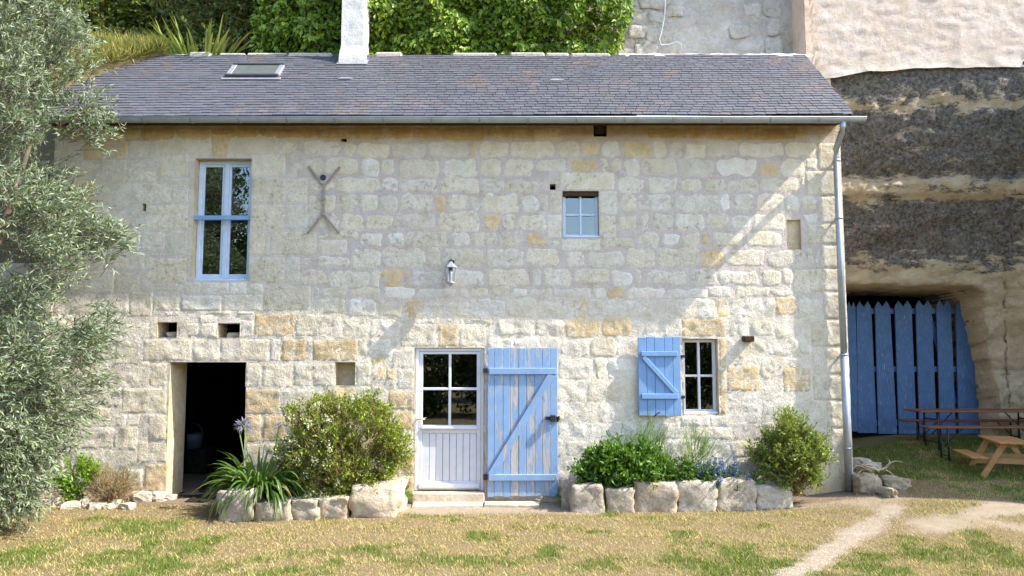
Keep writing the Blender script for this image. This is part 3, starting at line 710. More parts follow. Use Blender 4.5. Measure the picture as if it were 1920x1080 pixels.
for (r_, xa, xb, s0) in slates:
    L_ = EXPO * 1.75; xm = (xa + xb) / 2; th = 0.006; t0 = s0 / RLEN; t1 = min(1.0, (s0 + L_) / RLEN)
    o0 = roof_pt(xm, t0) + rn * (0.010 + random.uniform(0, 0.004)); o1 = roof_pt(xm, t1) + rn * -0.002
    jt = sl * random.uniform(-0.006, 0.006); hx_ = (xb - xa) / 2 - 0.0035; rot = random.uniform(-0.004, 0.004)
    c = (o0 + o1) / 2; e = Vector((hx_, 0, 0))
    v = [o0 - e + jt + sl * rot, o0 + e + jt - sl * rot, o1 + e, o1 - e]; v = [p - c for p in v] + [p - c + rn * th for p in v]
    f = [(4, 5, 6, 7), (0, 1, 5, 4), (1, 2, 6, 5), (3, 0, 4, 7)]; tn = tint_sl()
    if cnt < 300 and r_ < 6 and xb - xa > 0.1:
        link('slate', fast_mesh('slate', v, f, tn), 'slate', roof, c); cnt += 1
    else:
        b = len(restV); restV += [p + c for p in v]; restF += [tuple(i + b for i in q) for q in f]; restT += [tn] * 8
tag(link('slates', fast_mesh('slates', restV, restF, np.array(restT)), 'slate', roof), kind='stuff')
# eave board
b = MB(); p = [(RX0, -ov(RX0) + 0.06, EAVE_Z - 0.02), (RX1, -ov(RX1) + 0.06, EAVE_Z - 0.02)]
b.bar((RX0, -ov(RX0) + 0.075, EAVE_Z - 0.045), (RX1, -ov(RX1) + 0.075, EAVE_Z - 0.045), 0.025, 0.07, (0, 0, 1)); b.build('fascia', 'dark_wood', roof)
b = MB(); b.add([(RX0 + .05, -ov(RX0) + 0.08, EAVE_Z - 0.045), (RX1 - .05, -ov(RX1) + 0.08, EAVE_Z - 0.045), (RX1 - .05, 0.4, WALL_TOP + 0.005), (RX0 + .05, 0.4, WALL_TOP + 0.005)], [(0, 1, 2, 3)]); b.build('soffit', 'dark_wood', roof)
# verge boards
for X in (RX0 + 0.02, RX1 - 0.02):
    b = MB(); e = Vector((X, -ov(X) + 0.05, EAVE_Z - 0.03)); t = Vector((X, TOP_Y, TOP_Z - 0.05)); b.bar(e, t, 0.03, 0.05, (0, 0, 1)); b.build('verge_board', 'dark_wood', roof)
# gable triangle under the verge
for X in (XR - 0.03, XL + 0.03):
    b = MB(); b.add([(X, 0.0, WALL_TOP - 0.32), (X, 2.6, WALL_TOP - 0.32), (X, 2.6, TOP_Z - 0.1), (X, TOP_Y, TOP_Z - 0.1), (X, 0.02, WALL_TOP + 0.1)], [(0, 1, 2, 3, 4)]); b.build('gable', 'mortar', house, tint=np.array((0.60, 0.52, 0.41, 0.3)))
# gutter (half round) with brackets
gut = bpy.data.objects.new('gutter', None); COL.objects.link(gut); gut.parent = house; gut['label'] = 'half-round zinc gutter'
GR = 0.062
def gut_c(x): return Vector((x, -ov(x) + 0.0, EAVE_Z - 0.045 - 0.035 * (x - XL) / (XR - XL)))
GX0, GX1 = RX0 - 0.02, at(1620, 224, -0.45).x
V = []; F = []; n_ = 10; m_ = 30
for i in range(m_ + 1):
    x = GX0 + (GX1 - GX0) * i / m_; c = gut_c(x)
    for k in range(n_ + 1):
        a_ = math.pi + math.pi * k / n_; V.append(c + Vector((0, math.cos(a_) * GR, math.sin(a_) * GR)))
    for k in range(n_ + 1):
        a_ = 2 * math.pi - math.pi * k / n_; V.append(c + Vector((0, math.cos(a_) * (GR - 0.004), math.sin(a_) * (GR - 0.004))))
K_ = 2 * (n_ + 1)
for i in range(m_):
    for k in range(K_): F.append((i*K_+k, i*K_+(k+1) % K_, (i+1)*K_+(k+1) % K_, (i+1)*K_+k))
link('channel', fast_mesh('channel', V, F, None, True), 'zinc', gut)
b = MB()
for X in (GX0, GX1):
    c = gut_c(X); b.add([c + Vector((0, math.cos(math.pi + math.pi*k/10) * GR, math.sin(math.pi + math.pi*k/10) * GR)) for k in range(11)], [tuple(range(11))])
b.build('stop_end', 'zinc', gut)
b = MB(); b.tube([gut_c(GX0) + Vector((0, -GR, 0.004)), gut_c(GX1) + Vector((0, -GR, 0.004))], 0.009, 8); b.build('bead', 'zinc', gut, True)
x = GX0 + 0.25
while x < GX1 - 0.1:
    b = MB(); c = gut_c(x); pts = [c + Vector((0, math.cos(math.pi + math.pi*k/8) * (GR + 0.004), math.sin(math.pi + math.pi*k/8) * (GR + 0.004))) for k in range(9)]
    for p, q in zip(pts[:-1], pts[1:]): b.bar(p, q, 0.026, 0.007, (q - c).normalized())
    b.build('bracket', 'lead', gut); x += 0.665
# downpipe
dpx = at(1580, 600, -0.09).x; c = gut_c(at(1576, 232, -0.42).x)
dp = bpy.data.objects.new('downpipe', None); COL.objects.link(dp); dp.parent = house; dp.location = (dpx, -0.085, 0); dp['label'] = 'round zinc downpipe with swan neck'
ax0 = at(1578, 232, -0.42).x
pts = [(ax0, c.y, c.z - 0.03), (ax0, c.y, c.z - 0.12), (ax0 - 0.01, c.y + 0.03, c.z - 0.18), (dpx - 0.03, -0.15, c.z - 0.34), (dpx, -0.09, c.z - 0.42), (dpx, -0.085, c.z - 0.50)]
b = MB(); b.tube([Vector(p) - dp.location for p in pts], 0.042, 14); b.build('swan_neck', 'zinc', dp, True)
gzd = at(1588, 921, -0.1).z
b = MB(); b.tube([Vector((dpx, -0.085, c.z - 0.47)) - dp.location, Vector((dpx, -0.085, 2.0)) - dp.location], 0.044, 16); b.build('pipe', 'zinc', dp, True)
b = MB(); b.tube([Vector((dpx, -0.085, 2.02)) - dp.location, Vector((dpx, -0.085, gzd)) - dp.location], 0.049, 16); b.build('pipe', 'zinc', dp, True)
for zz in (c.z - 0.49, 3.95, 2.03, 0.75):
    b = MB(); b.tube([Vector((dpx, -0.085, zz - 0.012)) - dp.location, Vector((dpx, -0.085, zz + 0.012)) - dp.location], 0.055, 16); b.box(-0.01, 0.01, 0.04, 0.10, zz - 0.012, zz + 0.012); b.build('collar', 'zinc', dp, True)
# chimney
def roof_hit(px, py):
    e, tp = roof_pt(0, 0), roof_pt(0, 1); n = rn; d = ray(px, py); t = (Vector((0, e.y, e.z)) - CAM_P).dot(n) / d.dot(n); return CAM_P + d * t
cb = roof_hit(660, 119); cx0, cx1 = roof_hit(639, 119).x, roof_hit(681, 119).x
ch = MB(); nn = 30
V = []; 
def chim(x0, x1, y0, y1, z0, z1, nz_=60):
    V = []; F = []; per = []
    for i in range(6): per.append((x0 + (x1-x0)*i/6, y0))
    for i in range(6): per.append((x1, y0 + (y1-y0)*i/6))
    for i in range(6): per.append((x1 - (x1-x0)*i/6, y1))
    for i in range(6): per.append((x0, y1 - (y1-y0)*i/6))
    m = len(per)
    for j in range(nz_ + 1):
        z = z0 + (z1 - z0) * j / nz_; fl = 0.03 * sst(z0 + 0.55, z0 + 0.35, z)
        for (px_, py_) in per:
            dx, dy = px_ - (x0+x1)/2, py_ - (y0+y1)/2; k = 1 + fl / 0.2 + 0.02 * noise.noise(Vector((px_*9, py_*9 + 3, z*9))) 
            V.append(((x0+x1)/2 + dx*k, (y0+y1)/2 + dy*k, z))
    for j in range(nz_):
        for i in range(m): F.append((j*m+i, j*m+(i+1) % m, (j+1)*m+(i+1) % m, (j+1)*m+i))
    return V, F
V, F = chim(cx0, cx1, cb.y, cb.y + 0.42, cb.z - 0.25, 9.6)
V = [(v[0], v[1], v[2]) for v in V]
link('chimney', fast_mesh('chimney', V, F, np.array((0.66, 0.66, 0.69, 0.0)), False), 'render', roof)['label'] = 'tall white rendered chimney'
b = MB(); b.box(cx0 - 0.09, cx1 + 0.07, -0.06, 0.006, -0.10, 0.0); 
m_ = Matrix.Translation(cb + rn * 0.028) ; 
b = MB(); e = Vector((1, 0, 0)); q0 = roof_hit(632, 120) + rn * 0.022; q1 = roof_hit(690, 120) + rn * 0.022
b.add([q0 - sl*0.05, q1 - sl*0.05, q1 + sl*0.12, q0 + sl*0.12], [(0, 1, 2, 3)]); b.build('flashing', 'lead', roof)
# skylight
s0, s1 = roof_hit(423, 147), roof_hit(514, 147); s2 = roof_hit(470, 124)
sk = bpy.data.objects.new('skylight', None); COL.objects.link(sk); sk.parent = roof; sk.location = s0
Lk = (s2 - Vector((s2.x, s0.y, s0.z))).length; Wk = s1.x - s0.x + 0.06
mt = Matrix(((1, sl.x, rn.x, 0), (0, sl.y, rn.y, 0), (0, sl.z, rn.z, 0), (0, 0, 0, 1)))
def SK(nm, boxes, mat):
    b = MB()
    for bb in boxes: b.box(*bb, mtx=mt, bev=0.006)
    b.build(nm, mat, sk)
SK('skylight_frame', [(0, Wk, 0, 0.05, 0.0, 0.06), (0, Wk, Lk - 0.05, Lk, 0.0, 0.06)], 'dark_frame')
SK('side_rail', [(-0.01, 0.07, 0.05, Lk - 0.05, 0.0, 0.045)], 'lead'); SK('side_rail', [(Wk - 0.07, Wk + 0.01, 0.05, Lk - 0.05, 0.0, 0.045)], 'lead')
SK('skylight_pane', [(0.07, Wk - 0.07, 0.05, Lk - 0.05, 0.02, 0.04)], 'skyglass')
SK('skylight_flashing', [(-0.05, Wk + 0.05, -0.07, 0.0, 0.012, 0.02)], 'lead')
for (px, py) in ((648, 150), (1045, 153)):      # small lead patches
    q = roof_hit(px, py) + rn * 0.024; b = MB(); b.add([q + Vector((-0.12, 0, 0)), q + Vector((0.12, 0, 0)), q + Vector((0.06, 0, 0)) + sl*0.05, q + Vector((-0.07, 0, 0)) + sl*0.05], [(0, 1, 2, 3)]); b.build('lead_patch', 'lead', roof)
# coping stones where the roof meets the bank
x = at(300, 103, TOP_Y).x
while x < at(1155, 103, TOP_Y).x:
    w = random.uniform(0.35, 0.9); b = MB(); h = random.uniform(0.0, 0.05)
    b.box(x + 0.006, x + w - 0.006, TOP_Y - 0.05 + random.uniform(-0.03, 0.03), TOP_Y + 0.3, TOP_Z - 0.12, TOP_Z + h - 0.01, bev=0.03); b.build('coping_stone', 'rock', house, tint=np.array((0.50, 0.47, 0.44, 0.9))); x += w * random.choice((1.0, 1.0, 1.25))

#@@PART2@@
# ================================================================== CLIFF on the right, with the cellar mouth
# plan line of the cliff foot: straight behind the tables, then an unseen forward bulge added to shade gate and grass
plan = [(4.3, 2.75), (6.0, 2.75), (8.6, 2.7), (9.6, 2.2), (10.4, 1.0), (11.0, -0.3), (12.2, -0.9), (15.0, -1.2), (20.0, -1.0)]
pl = [0.0]
for a, b in zip(plan[:-1], plan[1:]): pl.append(pl[-1] + math.dist(a, b))
def plan_at(s):
    for i in range(len(plan) - 1):
        if s <= pl[i+1] or i == len(plan) - 2:
            t = (s - pl[i]) / (pl[i+1] - pl[i]); a, b = plan[i], plan[i+1]
            q = Vector((a[0] + (b[0]-a[0])*t, a[1] + (b[1]-a[1])*t)); n = Vector((b[1]-a[1], -(b[0]-a[0]))).normalized()
            return q, n
CAVE_Y = 2.9
cave = [(at(*p, 2.75).x, at(*p, 2.75).z) for p in ((1560, 900), (1560, 541), (1600, 539), (1700, 540), (1792, 542), (1816, 556), (1828, 610), (1840, 668), (1850, 720), (1856, 780), (1858, 900))]
def in_poly(x, z, P):
    c = False; j = len(P) - 1
    for i in range(len(P)):
        if (P[i][1] > z) != (P[j][1] > z) and x < (P[j][0]-P[i][0]) * (z-P[i][1]) / (P[j][1]-P[i][1]) + P[i][0]: c = not c
        j = i
    return c
def poly_d(x, z, P): return min(seg_d((x, z), P[i], P[i+1]) for i in range(1, len(P) - 1))
CT_Z = at(1720, 128, 1.45).z
def cliff_top(x): return CT_Z + 0.10 * sst(5.2, 7.4, x) + 0.03 * noise.noise(Vector((x * 2.5, 0, 0))) - 0.10 * sst(5.9, 5.0, x)
zb1, zb0 = at(1700, 345, 2.0).z, at(1700, 375, 2.0).z
def cliff_off(s, x, z, zt):
    """metres the rock stands out from the plan line (towards the camera)"""
    t = (z - 0.3) / (zt - 0.3)
    o = 1.25 * sst(0.05, 1.0, t)                       # the face leans out over its foot
    o += 0.10 * fbm(x * 0.8, z * 1.1, 2.0) + 0.055 * fbm(x * 2.6, z * 3.8, 7.0) + 0.04 * fbm(x * 8, z * 10, 1.0)
    o += 0.11 * sst(zb0 - 0.02, zb0 + 0.05, z + 0.05 * noise.noise(Vector((x * 1.3, 0, 4)))) * (1 - sst(zb1 - 0.06, zb1 + 0.12, z)) + 0.05 * sst(zb1, zb1 + 0.4, z)
    o -= 0.06 * math.exp(-((z - zb1 - 0.02 - 0.06 * noise.noise(Vector((x * 1.1, 2, 0)))) / 0.035) ** 2)
    o -= 0.05 * math.exp(-((z - at(1880, 695, 2.6).z - 0.03 * (x - 8)) / 0.02) ** 2) * sst(7.5, 8.0, x)
    o = 1.25 * sst(0.05, 1.0, t) + (o - 1.25 * sst(0.05, 1.0, t)) * (1 - 0.9 * sst(0.90, 0.99, t))
    if x > 7.6 and z < 1.75: o += 0.10 * abs(fbm(x * 4, z * 4.5, 3)) + 0.10
    return o
step = 0.05; ns = int(pl[-1] / step); nzv = 138; V = []; T = []
for j in range(nzv + 1):
    for i in range(ns + 1):
        s_ = i * step; q, n = plan_at(s_); x = q.x; zt = cliff_top(x); z = -0.3 + (zt + 0.3) * j / nzv
        o_ = cliff_off(s_, s_ + plan[0][0], z, zt)
        if s_ < 4.7:
            d = poly_d(x + 0.03*noise.noise(Vector((x*5, z*5, 0))), z, cave)
            if in_poly(x, z, cave): o_ = o_ * (1 - sst(0, 0.05, d)) - 1.7 * sst(0.0, 0.06, d)
            else: o_ -= 0.03 * (1 - sst(0, 0.08, d))
        V.append((q.x + n.x * o_, q.y + n.y * o_, z))
        # black crust amount by height, with shade painted in inside the cave
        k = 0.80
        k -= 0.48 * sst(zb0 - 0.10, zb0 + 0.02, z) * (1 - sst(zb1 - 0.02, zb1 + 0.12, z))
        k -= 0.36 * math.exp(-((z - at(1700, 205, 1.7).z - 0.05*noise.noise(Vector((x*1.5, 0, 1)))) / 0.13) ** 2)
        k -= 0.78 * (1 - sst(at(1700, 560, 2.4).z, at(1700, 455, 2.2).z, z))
        if s_ < 4.7 and in_poly(x, z, cave) and d > 0.05: k = 1.6  # cave walls coloured black to stand for the deep shade inside
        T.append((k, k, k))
F = [(j*(ns+1)+i, j*(ns+1)+i+1, (j+1)*(ns+1)+i+1, (j+1)*(ns+1)+i) for j in range(nzv) for i in range(ns)]
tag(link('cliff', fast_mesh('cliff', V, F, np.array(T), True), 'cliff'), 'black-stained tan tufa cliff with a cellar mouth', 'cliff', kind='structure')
# cellar inside
b = MB(); x0, x1, z0, z1 = 4.2, 9.4, 0.2, 3.6; b.add([(x0, 4.0, z0), (x1, 4.0, z0), (x1, 4.0, z1), (x0, 4.0, z1)], [(0, 1, 2, 3)])
tag(b.build('cellar_back', 'interior'), 'dark back wall of the cliff cellar', 'wall', kind='structure')

# ================================================================== BLUE GATE
GYY = 3.05
gate = thing('plank_gate', (at(1720, 812, GYY).x, GYY, at(1720, 812, GYY).z), 'blue plank gate with notched plank tops closing the cliff cellar', 'gate')
def gp(zx, zy, Y=GYY): return at(1560 + zx * 0.5373, 500 + zy * 0.537, Y)
planks = [(-22, 8, -14, 18, 122, 572), (14, 44, 23, 55, 121, 573), (52, 80, 62, 92, 122, 575), (83, 134, 90, 155, 121, 580), (148, 200, 161, 226, 120, 583), (217, 275, 232, 294, 119, 583), (290, 345, 305, 365, 117, 583), (362, 412, 376, 431, 116, 583), (428, 487, 441, 505, 117, 583), (497, 520, 506, 542, 245, 583)]
for (a0, a1, b0, b1, t, bt) in planks:
    TL, TR, BL, BR = gp(a0, t), gp(a1, t), gp(b0, bt), gp(b1, bt); n = 0.11
    pts = [BL, BR, TR - Vector((0, 0, n)), TR - (TR - TL) * 0.22, (TL + TR) / 2 - Vector((0, 0, n)), TL + (TR - TL) * 0.22, TL - Vector((0, 0, n))]
    pts = [Vector((p.x, 0, p.z)) - Vector((gate.location.x, 0, gate.location.z)) for p in pts]
    dy = random.uniform(-0.008, 0.008); b = MB(); m = len(pts)
    b.add([p + Vector((0, dy - 0.014, 0)) for p in pts] + [p + Vector((0, dy + 0.014, 0)) for p in pts], [(0, 1, 2, 4, 6), (2, 3, 4), (4, 5, 6)] + [(m, m+6, m+4, m+2, m+1), (m+2, m+4, m+3), (m+4, m+6, m+5)] + [(i, i + m, (i+1) % m + m, (i+1) % m) for i in range(m)])
    b.build('plank', 'gate_blue', gate, tint=np.array((1, 1, 1, random.random() * 0.5)))
for zy in (155, 358, 545):
    p0, p1 = gp(-20, zy, GYY), gp(530, zy, GYY); b = MB(); b.bar((p0.x - gate.location.x, 0.045, p0.z - gate.location.z), (p1.x - gate.location.x, 0.045, p1.z - gate.location.z), 0.10, 0.035, (0, -1, 0), 0.005); b.build('rail', 'gate_blue', gate, tint=np.array((1, 1, 1, 0.2)))
for q0, q1 in (((345, 165), (440, 480)),):
    p0, p1 = gp(*q0), gp(*q1); b = MB(); b.bar((p0.x - gate.location.x, 0.08, p0.z - gate.location.z), (p1.x - gate.location.x, 0.08, p1.z - gate.location.z), 0.10, 0.03, (0, -1, 0), 0.005); b.build('brace', 'gate_blue', gate, tint=np.array((1, 1, 1, 0.2)))

# ================================================================== HOUSE ABOVE (walls over the cliff)
def lumpy_wall(name, x0, x1, z0f, z1, y, amp, colf, step=0.06, seed=0, lump=1.0):
    nx = int((x1 - x0) / step); nz = int((z1 - 6.5) / step); V = []; T = []
    for j in range(nz + 1):
        for i in range(nx + 1):
            x = x0 + (x1 - x0) * i / nx; zl = z0f(x); z = zl + (z1 - zl) * j / nz
            h = amp * (0.5 * fbm(x * 0.9, z * 1.2, seed) + lump * max(0, fbm(x * 3.2, z * 8.5, seed + 4)) * 0.9 + 0.5 * fbm(x * 9, z * 14, seed + 9))
            V.append((x, y - h, z)); T.append(colf(x, z))
    F = [(j*(nx+1)+i, j*(nx+1)+i+1, (j+1)*(nx+1)+i+1, (j+1)*(nx+1)+i) for j in range(nz) for i in range(nx)]
    return fast_mesh(name, V, F, np.array(T), True)
PX = at(1512, 60, 1.35).x
upper = thing('upper_house', (PX, 1.45, CT_Z), 'rendered house walls standing on the cliff above the slate roof', 'house')
def inl(me): me.transform(Matrix.Translation(-upper.location)); return me
def pink(x, z):
    e = sst(PX + 0.32, PX + 0.1, x); w = sst(CT_Z + 0.12, CT_Z + 0.0, z - (cliff_top(x) - CT_Z))
    c = np.array((0.60, 0.50, 0.44)) * (1 - 0.6*w) + np.array((0.76, 0.70, 0.63)) * 0.6*w
    c = c * (1 - e) + np.array((0.66, 0.50, 0.385)) * e; return (*c, 0.0)
me = lumpy_wall('rendered_wall', PX, 20, lambda x: (cliff_top(x) - 0.10) if x > PX + 0.15 else CT_Z - 0.5, 11.5, 1.40, 0.016, pink, 0.05, 2.0, 1.6)
link('rendered_wall', inl(me), 'render', upper)['label'] = 'pinkish rendered wall lit by raking sun'
b = MB(); b.box(PX + 0.002, PX + 0.4, 1.43, 3.4, CT_Z - 0.6, 11.5); b.v = [Vector(p) - upper.location for p in b.v]; b.build('return_wall', 'render', upper, tint=np.array((0.72, 0.56, 0.45, 0)))  # orange tint paints warm light onto the return face
def grey(x, z):
    n = fbm(x * 1.3, z * 1.8, 3); n2 = fbm(x * 0.6 + 3, z * 0.6, 8)
    c = np.array((0.54, 0.51, 0.48)) * (1 + 0.18 * n); l = 0.2 + 0.9 * sst(TOP_Z + 0.55, TOP_Z + 0.1, z) + 0.8 * sst(2.9, 2.2, x) + 0.3 * max(0, n2)
    return (*c, min(1.0, l))
me = lumpy_wall('old_wall', -3.7, PX + 0.05, lambda x: TOP_Z - 0.3, 11.5, 1.95, 0.06, grey, 0.07, 21.0, 1.3)
link('old_wall', inl(me), 'rock', upper)['label'] = 'old patched grey stone wall in shade'
for (xa, xb, za, zb) in ((2.30, 2.75, .55, .80), (2.35, 2.6, .9, 1.1), (2.0, 2.28, .62, .85), (2.65, 3.0, .34, .55), (2.1, 2.5, .28, .5), (4.35, 4.66, .3, .62), (4.4, 4.66, .66, .95), (4.35, 4.66, .99, 1.3), (3.75, 4.1, .62, .85), (2.2, 2.6, 1.15, 1.35), (2.65, 2.95, 1.0, 1.2), (4.0, 4.3, 1.0, 1.25)):
    sdict = dict(r=(xa, xb, TOP_Z + za, TOP_Z + zb), c=None, p=0.012, g=0.012, l=0.8, n='stone', rnd=0.25)
    V, F, (cx, cz) = stone_mesh(sdict); link('stone', fast_mesh('stone', V, F, np.array((0.56, 0.53, 0.49, 0.8)), True), 'rock', upper, Vector((cx, 1.925, cz)) - upper.location)
# lime fillet where the old wall meets the roof, flat roof-back ledge
V = []; F = []
n_ = 90; xa, xb = at(1160, 103, 1.2).x, PX - 0.005
for i in range(n_ + 1):
    x = xa + (xb - xa) * i / n_; h = 0.05 + 0.03 * noise.noise(Vector((x * 5, 0, 0)))
    V += [(x, TOP_Y - 0.06 + 0.03*noise.noise(Vector((x*4, 1, 0))), TOP_Z - 0.045), (x, TOP_Y + 0.04, TOP_Z + h * 0.7), (x, TOP_Y + 0.35, TOP_Z + h), (x, 1.97, TOP_Z + 0.08)]
for i in range(n_):
    for k in range(3): F.append((i*4+k, (i+1)*4+k, (i+1)*4+k+1, i*4+k+1))
link('mortar_fillet', fast_mesh('mortar_fillet', V, F, np.array((0.66, 0.63, 0.61, 0.2)), True), 'render', house)
# loose cable on the old wall
P_ = [at(*p, 1.86) for p in ((1249, -20), (1246, 30), (1240, 62), (1236, 74), (1240, 84), (1255, 83), (1268, 78), (1277, 82), (1279, 92))]
b = MB(); b.tube(P_, 0.010, 6); tag(b.build('cable', 'cable_white', None, True), 'thin pale cable hanging down the old grey wall', 'cable')

# ================================================================== HILL behind the roof (left) and earth bank
def hill_z(x, y):
    z = TOP_Z - 0.06 + 0.55 * max(0, y - 1.5) * 0.9
    z += -0.15 * sst(-5.2, -7.5, x) * 4 * (1 if x < -5 else 0) + 0.15 * fbm(x * 0.6, y * 0.6, 5)
    return z
xs = np.arange(-22, 2.4, 0.4); ys = [1.18, 1.3, 1.6, 2.0, 2.5, 3, 3.6, 4.4, 5.5, 7, 9, 12, 16, 22]
V = [(x, 1.2 if x > XL - 0.4 else 2.4, TOP_Z - 1.2 if x > XL - 0.4 else -0.4) for x in xs]; V += [(x, y if x > XL - 0.4 else y + 1.3, hill_z(x, y)) for y in ys for x in xs]; m = len(xs)
F = [(j*m+i, j*m+i+1, (j+1)*m+i+1, (j+1)*m+i) for j in range(len(ys)) for i in range(m-1)]
tag(link('hill', fast_mesh('hill', V, F, np.array((0.16, 0.13, 0.075)), True), 'ground'), 'earth bank rising behind the house roof', 'bank', kind='structure')
xs2 = np.arange(2.2, 22, 0.6); V = [(x, y, 6.4 + 0.2 * (y - 3)) for y in (1.9, 2.6, 4, 9, 20) for x in xs2]; m = len(xs2)

# ================================================================== FOLIAGE TOOLS
def unit(a): return a / np.maximum(1e-6, np.linalg.norm(a, axis=1, keepdims=True))
def leaf_geo(P, D, L, W, C, up=None, bend=0.15, rng=RNG):
    n = len(P); D = unit(D); r = rng.normal(size=(n, 3)) if up is None else up
    S = unit(np.cross(D, r)); Nn = np.cross(S, D); L = np.asarray(L).reshape(-1, 1); W = np.asarray(W).reshape(-1, 1)
    mid = P + D * L * 0.48 + Nn * L * bend * 0.5
    V = np.stack([P, mid + S * W / 2, P + D * L, mid - S * W / 2], 1).reshape(-1, 3)
    F = np.arange(4 * n).reshape(n, 4); return V, F, np.repeat(C, 4, 0)
def tube_sticks(A, B, r0, r1):
    """thin 3-sided sticks, vectorised"""
    n = len(A); d = unit(B - A); u = unit(np.cross(d, np.array([[0.31, 0.52, 0.79]]))); w = np.cross(d, u); V = []
    for P, r in ((A, r0), (B, r1)):
        for k in range(3):
            t = 2 * math.pi * k / 3; V.append(P + u * (math.cos(t) * r) + w * (math.sin(t) * r))
    V = np.stack(V, 1).reshape(-1, 3); b = (np.arange(n) * 6)[:, None]
    F = np.concatenate([b + np.array([[k, (k+1) % 3, 3 + (k+1) % 3, 3 + k]]) for k in range(3)], 0); return V, F
def twigs_to_leaves(A, D, TL, per, L, W, col, spread=0.9, var=0.25, droop=0.0, up_bias=0.0, rng=RNG, bend=0.15, tipcol=None):
    n = len(A); t = np.tile(np.linspace(0.12, 1.0, per), n); i = np.repeat(np.arange(n), per); TLi = TL[i] if hasattr(TL, '__len__') else TL
    t = np.clip(t + rng.normal(0, 0.04, len(t)), 0.02, 1)
    P = A[i] + D[i] * (t * TLi)[:, None]; P[:, 2] -= droop * (t * TLi) ** 2
    dd = D[i] * 0.7 + unit(rng.normal(size=(len(i), 3))) * spread; dd[:, 2] += up_bias - droop * t
    C = col[None, :] * (1 + rng.normal(0, var, (len(i), 1))).clip(0.35, 1.9) * (1 + rng.normal(0, 0.06, (len(i), 3)))
    if tipcol is not None: k = (t[:, None] ** 2) * rng.random((len(i), 1)); C = C * (1 - k) + tipcol * k
    return leaf_geo(P, dd, L * rng.uniform(0.7, 1.2, len(i)), W * rng.uniform(0.75, 1.2, len(i)), C.clip(0, 1), None, bend, rng)
def ball_pts(n, rng=RNG, shell=0.45):
    d = unit(rng.normal(size=(n, 3))); r = shell + (1 - shell) * rng.random((n, 1)) ** 0.7; return d * r, d
def shrub(name, label, c, rad, ncl, ntw, tw, per, L, W, col, leafmat='leaf', up=0.35, spread=0.9, cat='shrub', stems=14, tip=None, shell=0.5, flat=True, cl_r=0.30, var=0.25, droop=0.0, extra=None, group=None, lump=0.12, tcol='twig'):
    o = thing(name, c, label, cat, group); R = np.array(rad); rng = np.random.default_rng(abs(hash(label)) % 10 ** 6 if False else len(label) * 131 + int(abs(c[0]) * 100))
    cd, dirs = ball_pts(ncl, rng, shell); cd = cd * R * (1 + rng.normal(0, lump, (ncl, 1))); cd[:, 2] += R[2]
    cd[:, 2] = np.maximum(cd[:, 2], 0.03)
    i = rng.integers(0, ncl, ntw); off = rng.normal(0, 1, (ntw, 3)) * cl_r * R.mean()
    A = cd[i] + off * 0.6; A[:, 2] = np.abs(A[:, 2]); D = unit(dirs[i] * 0.8 + rng.normal(0, 0.55, (ntw, 3)) + np.array([[0, 0, up]]))
    TL = tw * rng.uniform(0.6, 1.3, ntw)
    V, F, C = twigs_to_leaves(A, D, TL, per, L, W, np.array(col), spread, var, droop, 0.15, rng, tipcol=None if tip is None else np.array(tip))
    V[:, 2] = np.maximum(V[:, 2], 0.01)
    link('foliage', fast_mesh('foliage', V, F, C), leafmat, o)
    if stems:
        B = cd[rng.integers(0, ncl, stems * 4)]; st = MB()
        for k in range(stems):
            e = Vector(B[k]); s0 = Vector((rng.normal(0, R[0] * 0.18), rng.normal(0, R[1] * 0.18), -0.03)); m1 = s0.lerp(e, 0.5) + Vector(rng.normal(0, 0.06 * R.mean(), 3)); rr = 0.006 + 0.010 * R.mean()
            st.tube([s0, m1, e], [rr, rr * 0.7, rr * 0.3], 5)
        so = link('stems', st.mesh('stems'), tcol, o); 
        TV, TF = tube_sticks(A - D * (TL * 0.3)[:, None], A + D * (TL * 0.85)[:, None], 0.0035, 0.0015)
        tg = link('twigs', fast_mesh('twigs', TV, TF), tcol, o); tag(tg, kind='stuff'); tag(so, kind='stuff')
    return o, cd, rng, R

# ================================================================== OLIVE TREE
olive = thing('olive_tree', (-6.75, -2.1, 0.0), 'silvery olive tree spreading in front of the house corner', 'tree')
rng = np.random.default_rng(21)
OC = np.array((-6.75, -2.1, 0.0))
b = MB(); b.tube([(0, 0, -0.1), (0.05, 0.03, 0.5), (-0.04, 0.0, 1.1), (0.06, 0.04, 1.6)], [0.22, 0.17, 0.15, 0.13], 12); 
limbs = []
for k in range(11):
    a_ = k * 2.4; zt = rng.uniform(2.2, 5.4); rr = rng.uniform(0.8, 1.6)
    e = Vector((math.cos(a_) * rr, math.sin(a_) * rr * 0.8, zt)); s0 = Vector((0.03, 0.02, rng.uniform(1.1, 1.6))); m1 = s0.lerp(e, 0.5) + Vector((rng.normal(0, .15), rng.normal(0, .15), 0.25)); limbs.append((s0, m1, e))
    b.tube([s0, s0.lerp(m1, 0.5), m1, m1.lerp(e, 0.6), e], [0.085, 0.07, 0.05, 0.03, 0.012], 8)
tr = link('trunk', b.mesh('trunk'), 'bark', olive, None, True)
